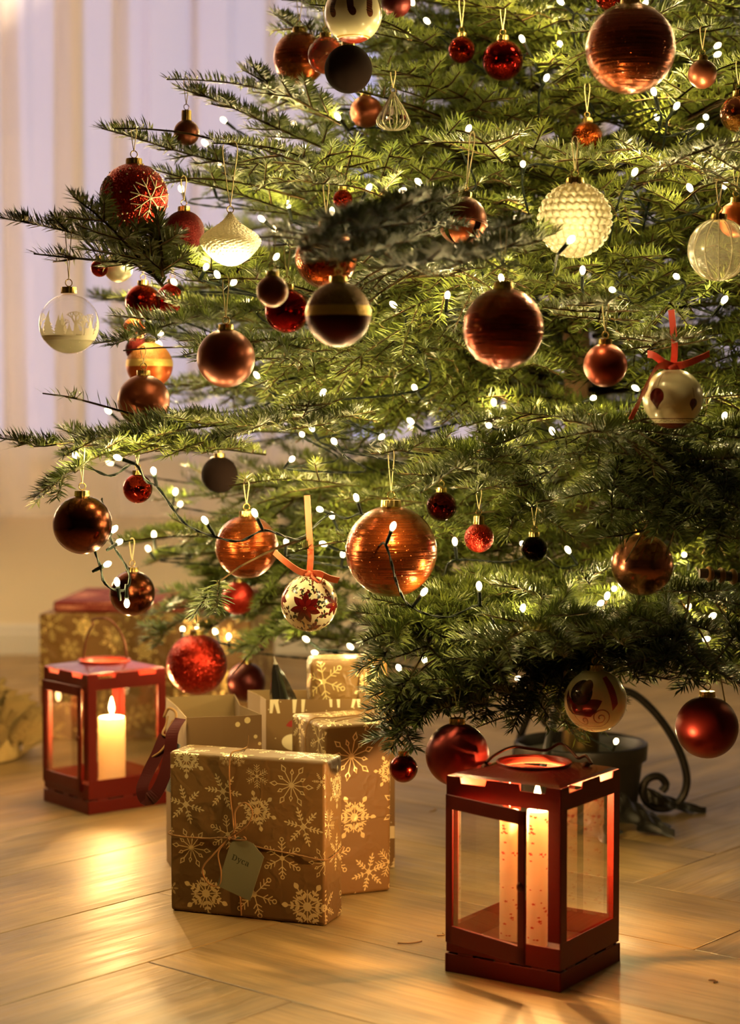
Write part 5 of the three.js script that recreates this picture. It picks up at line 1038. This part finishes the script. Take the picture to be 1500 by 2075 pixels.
{
  // tall parcel behind it
  const W = 0.1125, Hh = 0.264, D = 0.135, ang = 0.412;
  const c0 = V(-0.0705, 0, -2.79), dir = V(Math.cos(ang), 0, -Math.sin(ang)), back = V(-Math.sin(ang), 0, -Math.cos(ang));
  const c = c0.clone().addScaledVector(dir, W / 2).addScaledVector(back, D / 2);
  const t = thing('gift', 'tall kraft gift with gold foil snowflakes, behind the flat front gift', 'gift', c, ang, 'wrapped gifts under the tree');
  const a = wrap(anyPaper, W / 0.25, Hh / 0.25, 0.62, 0.32, [0.98, 0.9, 0.8]), b = wrap(anyPaper, D / 0.25, Hh / 0.25, 0.2, 0.6), u = wrap(anyPaper, 0.5, 0.5, 0.7, 0.1);
  paperBox(W, Hh, D, 0.006, [b, b, u, u, a, a], t, 9);
  part('twine', merge([
    twinePath([V(-W / 2 - 0.001, 0.0, 0.012), V(-W / 2 - 0.0015, Hh * 0.5, 0.012), V(-W / 2 - 0.001, Hh, 0.012), V(-0.02, Hh + 0.0025, 0.012), V(0.02, Hh + 0.003, 0.008), V(W / 2, Hh + 0.001, 0.0), V(W / 2 + 0.001, Hh * 0.5, 0)]),
    twinePath([V(-W / 2, 0.113, D / 2), V(-W / 4, 0.111, D / 2 + 0.0016), V(W / 4, 0.116, D / 2 + 0.0016), V(W / 2 + 0.001, 0.118, D / 2 - 0.002), V(W / 2 + 0.001, 0.118, -D / 2)], 0.0008),
    twinePath([V(-0.03, Hh + 0.003, 0.05), V(0.0, Hh + 0.004, 0.035), V(0.03, Hh + 0.004, 0.022), V(0.05, Hh + 0.003, 0.03)], 0.0011),
  ]), twine, t);
}

// ---------------------------------------------------------------- paper bags
const thick = 0.0009;
function wallStrip(line, y0, y1, drop = null) {                       // an upright sheet along a bent plan line, uv in metres
  const p = [], uv = [], idx = []; let run = 0; const n = line.length;
  for (let i = 0; i < n; i++) {
    if (i) run += Math.hypot(line[i][0] - line[i - 1][0], line[i][1] - line[i - 1][1]);
    const a = line[Math.max(0, i - 1)], b = line[Math.min(n - 1, i + 1)], l = Math.hypot(b[0] - a[0], b[1] - a[1]), nx = -(b[1] - a[1]) / l, nz = (b[0] - a[0]) / l, top = y1 - (drop ? drop[i] : 0);
    for (const e of [0.5, -0.5]) { p.push(line[i][0] + nx * thick * e, y0, line[i][1] + nz * thick * e, line[i][0] + nx * thick * e, top, line[i][1] + nz * thick * e); uv.push(run, y0, run, top); }
  }
  for (let i = 0; i < n - 1; i++) { const a = i * 4, b = a + 4; idx.push(a, b, a + 1, a + 1, b, b + 1, a + 2, a + 3, b + 2, a + 3, b + 3, b + 2, a + 1, b + 1, a + 3, b + 1, b + 3, a + 3); }
  const e = (n - 1) * 4; idx.push(0, 1, 2, 1, 3, 2, e, e + 2, e + 1, e + 1, e + 2, e + 3);
  let g = new THREE.BufferGeometry(); g.setAttribute('position', new THREE.Float32BufferAttribute(p, 3)); g.setAttribute('uv', new THREE.Float32BufferAttribute(uv, 2)); g.setIndex(idx); g = g.toNonIndexed(); g.computeVertexNormals(); return g;
}
const kraft = (extra) => std({ color: rgb(0.20, 0.125, 0.046), roughness: 0.75, side: THREE.DoubleSide, bumpMap: plaster, bumpScale: 0.0004, ...extra });
{
  const t = thing('paper_bag', 'open kraft paper bag with snow dots, twine handle and dark red ribbon', 'gift bag', V(-0.26, 0, -2.93));
  const P = (x, d) => [x + 0.26, 2.93 - d], H1 = 0.273;
  const fl = P(-0.281, 2.815), frr = P(-0.168, 2.845), bl = P(-0.336, 3.03), br = P(-0.226, 3.065);
  const dots = canvasTexture(512, 512, (g, w, h) => { g.fillStyle = '#735430'; g.fillRect(0, 0, w, h); g.fillStyle = '#d2b880'; for (let k = 0; k < 34; k++) { g.beginPath(); g.arc(hash2(k, 8) * w, hash2(k, 9) * h, 5 + 8 * hash2(k, 10), 0, 7); g.fill(); } });
  const dotted = std({ map: tiled(dots, 5, 5), roughness: 0.7, side: THREE.DoubleSide });
  part('front_panel', wallStrip([fl, [lerp(fl[0], frr[0], 0.5), lerp(fl[1], frr[1], 0.5) + 0.003], frr], 0.001, H1), dotted, t);
  part('back_panel', wallStrip([br, bl], 0.001, H1), kraft(), t);
  const gusset = [[frr[0], frr[1]], [lerp(frr[0], br[0], 0.5) - 0.012, lerp(frr[1], br[1], 0.5)], [br[0], br[1]]];
  part('side_panel', wallStrip(gusset, 0.001, H1, [0, 0.002, 0]), kraft(), t);
  part('side_panel', wallStrip([bl, [lerp(fl[0], bl[0], 0.5) + 0.002, lerp(fl[1], bl[1], 0.5)], fl], 0.001, H1), kraft({ color: rgb(0.42, 0.29, 0.14) }), t);  // outer left side: paler kraft, the left lantern's light put into its colour
  part('base_panel', new THREE.BufferGeometry().setAttribute('position', new THREE.Float32BufferAttribute([fl, frr, br, fl, br, bl].flatMap(([x, z]) => [x, 0.003, z]), 3)).setAttribute('normal', new THREE.Float32BufferAttribute([0, 1, 0, 0, 1, 0, 0, 1, 0, 0, 1, 0, 0, 1, 0, 0, 1, 0], 3)), kraft(), t);
  const L = (px, py, d) => at(px, py, d).sub(t.position);
  part('twine_handle', merge([twinePath([L(337, 1440, 2.9), L(333, 1452, 2.87), L(342, 1436, 2.86), L(357, 1446, 2.84), L(352, 1470, 2.83), L(340, 1490, 2.82), L(332, 1512, 2.82), L(318, 1530, 2.82), L(310, 1526, 2.83)], 0.0022), twinePath([L(340, 1490, 2.82), L(350, 1462, 2.83), L(362, 1462, 2.82), L(344, 1496, 2.815), L(326, 1522, 2.81), L(306, 1536, 2.82)], 0.002), twinePath([L(338, 1492, 2.815), L(330, 1488, 2.82), L(336, 1470, 2.85), L(340, 1452, 2.87)], 0.0018)]), twine, t);
  const satin = phys({ color: rgb(0.055, 0.006, 0.005), roughness: 0.4, sheen: 0.2, sheenColor: rgb(0.5, 0.1, 0.08), side: THREE.DoubleSide });
  part('ribbon', ribbonStrip([L(366, 1456, 2.815), L(350, 1484, 2.80), L(344, 1530, 2.795), L(330, 1580, 2.79), L(312, 1612, 2.79), L(296, 1620, 2.795), L(288, 1600, 2.80), L(300, 1566, 2.81), L(318, 1530, 2.815), L(334, 1490, 2.82)], 0.021, V(0.9, 0.25, 0.3), 60), satin, t);
  const tagShape = new THREE.ExtrudeGeometry(new THREE.Shape([[-0.012, 0.04], [0.016, 0.04], [0.016, -0.04], [-0.016, -0.04], [-0.016, 0.034]].map(([a, b]) => new THREE.Vector2(a, b))), { depth: 0.0006, bevelEnabled: false });
  const gt = part('gift_tag', tagShape, std({ color: rgb(0.30, 0.34, 0.34), roughness: 0.8 }), t); gt.position.copy(L(352, 1556, 2.81)); gt.rotation.set(0, -0.9, -0.1); gt.userData.label = 'blue-grey paper tag';
}
{
  const t = thing('paper_bag', 'kraft paper bag printed with white reindeer, holding a gold parcel and a foil pouch', 'gift bag', V(-0.08, 0, -3.03));
  const H2 = 0.277, P = (x, d) => [x + 0.08, 3.03 - d], fl = P(-0.168, 2.975), frr = P(0.04, 2.985), br = P(0.03, 3.09), bl = P(-0.205, 3.085);
  const deer = canvasTexture(1024, 1024, (g, w, h) => {
    g.fillStyle = '#72532a'; g.fillRect(0, 0, w, h); g.fillStyle = g.strokeStyle = '#d8c69c';
    const legs = (x, y, s, f) => { g.save(); g.translate(x, y); g.scale(s * f, s); g.beginPath(); g.moveTo(-120, -150); g.bezierCurveTo(-60, -190, 60, -190, 110, -160); g.lineTo(150, -260); g.lineTo(215, -270); g.lineTo(170, -215); g.lineTo(150, -110); g.lineTo(132, 60); g.lineTo(112, 62); g.lineTo(112, -60); g.lineTo(80, -70); g.lineTo(64, 66); g.lineTo(44, 66); g.lineTo(40, -70); g.lineTo(-60, -70); g.lineTo(-72, -20); g.lineTo(-56, 66); g.lineTo(-78, 68); g.lineTo(-104, -14); g.lineTo(-118, 66); g.lineTo(-140, 66); g.lineTo(-136, -60); g.closePath(); g.fill(); g.restore(); };
    legs(150, 150, 0.9, 1); legs(560, 120, 0.8, -1); legs(900, 150, 0.8, 1);
    for (const [x, y, r] of [[330, 60, 40], [760, 70, 34], [420, 330, 30], [700, 520, 40], [900, 640, 30], [120, 600, 36], [330, 900, 40], [820, 930, 40]]) flake(g, x, y, r, 3, x);
    const fir = (x, y, s) => { for (let k = 0; k < 4; k++) { g.beginPath(); g.moveTo(x, y - s * (1.4 - k * 0.3)); g.lineTo(x + s * (0.25 + k * 0.13), y - s * (0.9 - k * 0.3)); g.lineTo(x - s * (0.25 + k * 0.13), y - s * (0.9 - k * 0.3)); g.fill(); } };
    fir(930, 330, 90); fir(620, 420, 90);
    g.beginPath(); g.ellipse(200, 420, 90, 60, 0.1, 0, 7); g.ellipse(262, 372, 40, 34, 0, 0, 7); g.fill(); g.beginPath(); g.ellipse(266, 330, 12, 40, 0.3, 0, 7); g.fill();
    g.fillStyle = '#8a1c12'; g.beginPath(); g.moveTo(140, 300); g.quadraticCurveTo(190, 220, 210, 300); g.quadraticCurveTo(180, 320, 140, 300); g.fill();
    g.fillStyle = '#d8c69c'; for (let k = 0; k < 60; k++) { g.beginPath(); g.arc(hash2(k, 3) * w, hash2(k, 4) * h, 4, 0, 7); g.fill(); }
  });
  const printed = std({ map: tiled(deer, 4.3, 4.3), roughness: 0.7, side: THREE.DoubleSide }); printed.map.offset.set(0, 1 - H2 * 4.3 + 0.89);
  part('front_panel', wallStrip([fl, frr], 0.001, H2), printed, t);
  part('back_panel', wallStrip([br, bl], 0.001, H2), kraft(), t);
  part('side_panel', wallStrip([bl, [lerp(fl[0], bl[0], 0.5) + 0.006, lerp(fl[1], bl[1], 0.5)], fl], 0.001, H2, [0, 0.002, 0]), kraft(), t);
  part('side_panel', wallStrip([frr, [lerp(frr[0], br[0], 0.5) - 0.006, lerp(frr[1], br[1], 0.5)], br], 0.001, H2), kraft(), t);
  part('base_panel', new THREE.BufferGeometry().setAttribute('position', new THREE.Float32BufferAttribute([fl, frr, br, fl, br, bl].flatMap(([x, z]) => [x, 0.003, z]), 3)).setAttribute('normal', new THREE.Float32BufferAttribute([0, 1, 0, 0, 1, 0, 0, 1, 0, 0, 1, 0, 0, 1, 0, 0, 1, 0], 3)), kraft(), t);
}
{
  // parcel standing in that bag
  const t = thing('gift', 'wrinkled gold gift with dark snowflakes standing in the reindeer bag', 'gift', V(-0.038, 0.004, -3.036), 0.10, 'wrapped gifts under the tree');
  const tone = [1, 0.95, 0.72], W = 0.128, Hh = 0.336, D = 0.078, a = wrap(anyPaper, 0.5, 1.3, 0.12, 0.13, tone, 0.004), b = wrap(anyPaper, 0.3, 1.3, 0.5, 0.4, tone, 0.004);
  t.rotation.y = 0.12;
  paperBox(W, Hh, D, 0.012, [b, b, b, b, a, a], t, 21, 0.003);
  part('twine', twinePath([V(0.022, 0.1, D / 2 + 0.0025), V(0.022, Hh - 0.004, D / 2 + 0.0015), V(0.018, Hh + 0.0015, 0), V(0.016, Hh - 0.01, -D / 2 - 0.001)], 0.0012), twine, t);
}
{
  // glossy pouch leaning out of the same bag
  const g = new THREE.SphereGeometry(1, 40, 32), p = g.attributes.position;
  for (let i = 0; i < p.count; i++) { const y = p.getY(i), u = (y + 1) / 2, w = 0.032 * Math.min(1, Math.pow(Math.max(0.004, 1 - u) / 0.26, 0.62)) * (1 + 0.06 * Math.sin(u * 14)), n = fbm(p.getX(i) * 3 + 7, y * 4 + p.getZ(i) * 3, 0, 0, 3, 3) - 0.5; p.setXYZ(i, p.getX(i) * (w + n * 0.012) - 0.022 * Math.max(0, (u - 0.7) / 0.3), u * 0.338, p.getZ(i) * (w * 0.7 + n * 0.012)); }
  g.computeVertexNormals();
  const foil = canvasTexture(256, 256, (c, w, h) => { c.fillStyle = '#15130f'; c.fillRect(0, 0, w, h); c.fillStyle = '#a02a18'; c.fillRect(w * 0.62, h * 0.18, 26, 30); c.fillStyle = '#8a8378'; c.fillRect(0, 0, w, h * 0.13); c.fillStyle = '#d8cdb8'; c.fillRect(w * 0.68, h * 0.22, 8, 60); });  // the pale narrow streak is a reflection painted into the foil
  const t = thing('foil_pouch', 'shiny black foil pouch with pointed top sticking out of the reindeer bag', 'pouch', V(-0.136, 0.004, -3.025), 0);
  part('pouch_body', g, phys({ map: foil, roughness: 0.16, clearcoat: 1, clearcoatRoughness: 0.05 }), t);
}
{
  // big parcel far left, a flat red one on it
  const t = thing('gift', 'big gold box with pale snowflakes behind the left lantern', 'gift', V(-0.50, 0, -4.42), -0.08, 'wrapped gifts under the tree');
  const tone = [1, 0.93, 0.62], a = wrap(anyPaper, 1.9, 1.15, 0.1, 0.25, tone, 0.003), b = wrap(anyPaper, 1.5, 1.15, 0.6, 0.2, tone, 0.003);
  paperBox(0.49, 0.292, 0.42, 0.006, [b, b, b, b, a, a], t, 31);
  const r = thing('gift', 'flat parcel in red patterned paper lying on the big gold box', 'gift', V(-0.50, 0.293, -4.41), -0.05, 'wrapped gifts under the tree');
  const redPaper = canvasTexture(512, 512, (g, w, h) => { g.fillStyle = '#651410'; g.fillRect(0, 0, w, h); g.strokeStyle = '#c98a72'; g.fillStyle = '#c98a72'; for (let k = 0; k < 26; k++) flake(g, hash2(k, 1) * w, hash2(k, 2) * h, 30 + 24 * hash2(k, 3), k % 5, k); g.lineWidth = 3; for (let k = 0; k < 8; k++) { g.beginPath(); g.moveTo(0, k * 64); g.lineTo(w, k * 64 + 40); g.stroke(); } });
  const m = phys({ map: redPaper, roughness: 0.7, specularIntensity: 0.5 });
  paperBox(0.44, 0.026, 0.37, 0.006, [m, m, m, m, m, m], r, 41, 0.001);
}
{
  // ruffled throw heaped at the far left: wavy folds of cloth piled on each other
  const t = thing('fleece_throw', 'cream ruffled fleece throw heaped on the floor at far left', 'blanket', V(-1.03, 0, -3.99)); t.scale.z = 0.74;
  const cloth = phys({ color: rgb(0.34, 0.24, 0.085), roughness: 0.95, sheen: 0.2, sheenColor: rgb(0.8, 0.62, 0.35), sheenRoughness: 0.6, side: THREE.DoubleSide, bumpMap: tiled(creases, 6, 4), bumpScale: 0.004 });
  const core = new THREE.SphereGeometry(1, 48, 24, 0, 6.2832, 0, 1.5708).scale(0.27, 0.15, 0.21).translate(0, 0.004, 0), folds = [core];
  for (let k = 0; k < 150; k++) {                                    // frills that stand off the heap
    const a0 = rr(0, 6.28), q0 = Math.sqrt(rnd()) * 0.95, turn = rr(0, 3.14), L = rr(0.07, 0.13), wv = rr(0.03, 0.05), n = 26, m = 3, p = [], uv = [], idx = [];
    const cx = 0.27 * q0 * Math.cos(a0), cz = 0.21 * q0 * Math.sin(a0);
    for (let i = 0; i <= n; i++) for (let j = 0; j <= m; j++) {
      const u = i / n - 0.5, v = j / m, x = cx + Math.cos(turn) * u * L, z = cz + Math.sin(turn) * u * L, e = Math.min(1, (x / 0.29) ** 2 + (z / 0.23) ** 2), y = 0.15 * Math.sqrt(Math.max(0, 1 - e)) * 0.95;
      const wob = (0.006 + 0.02 * v) * Math.sin((u * L / wv) * 6.2832 + k), nx = x / 0.0841, nz = z / 0.0529, ny = y / 0.0225 + 0.6, l = Math.hypot(nx, ny, nz), w = (0.035 + 0.03 * hash2(k, 1, 77)) * v;
      p.push(x + (nx / l) * w - Math.sin(turn) * wob, Math.max(0.006, y + (ny / l) * w + 0.006 * Math.cos(u * L / wv * 9 + k) * v), z + (nz / l) * w + Math.cos(turn) * wob); uv.push(u, v);
    }
    for (let i = 0; i < n; i++) for (let j = 0; j < m; j++) { const b = i * (m + 1) + j; idx.push(b, b + m + 1, b + 1, b + 1, b + m + 1, b + m + 2); }
    const g = new THREE.BufferGeometry(); g.setAttribute('position', new THREE.Float32BufferAttribute(p, 3)); g.setAttribute('uv', new THREE.Float32BufferAttribute(uv, 2)); g.setIndex(idx); g.computeVertexNormals(); folds.push(g);
  }
  part('folds', merge(folds), cloth, t);
}
// bits of fir dropped on the floor
[[832, 1912, 0.035, 'curved dry fir needle lying on the planks left of the front lantern'], [896, 1896, 0.014, 'short dry fir needle beside the front lantern'], [880, 1643, 0.03, 'dry fir twig on the planks between the tall gift and the front lantern'], [1448, 1990, 0.012, 'small dark crumb of fir on the planks at lower right']].forEach(([px, py, l, label], k) => {
  const c = at(px, py, 1), s = EYE / (EYE - c.y), q = V(c.x * s, 0.0012, c.z * s);
  const t = thing('fir_needle', label, 'fir needle', q, 0.2 + k * 0.5, 'fir needles dropped on the floor');
  part('needle_blade', tube([V(-l / 2, 0, -0.003), V(-l / 6, 0.0005, 0.003), V(l / 5, 0.0005, 0.002), V(l / 2, 0, -0.006)], 0.001, 16, 5), twigMaterial, t);
});

renderer.render(scene, camera);
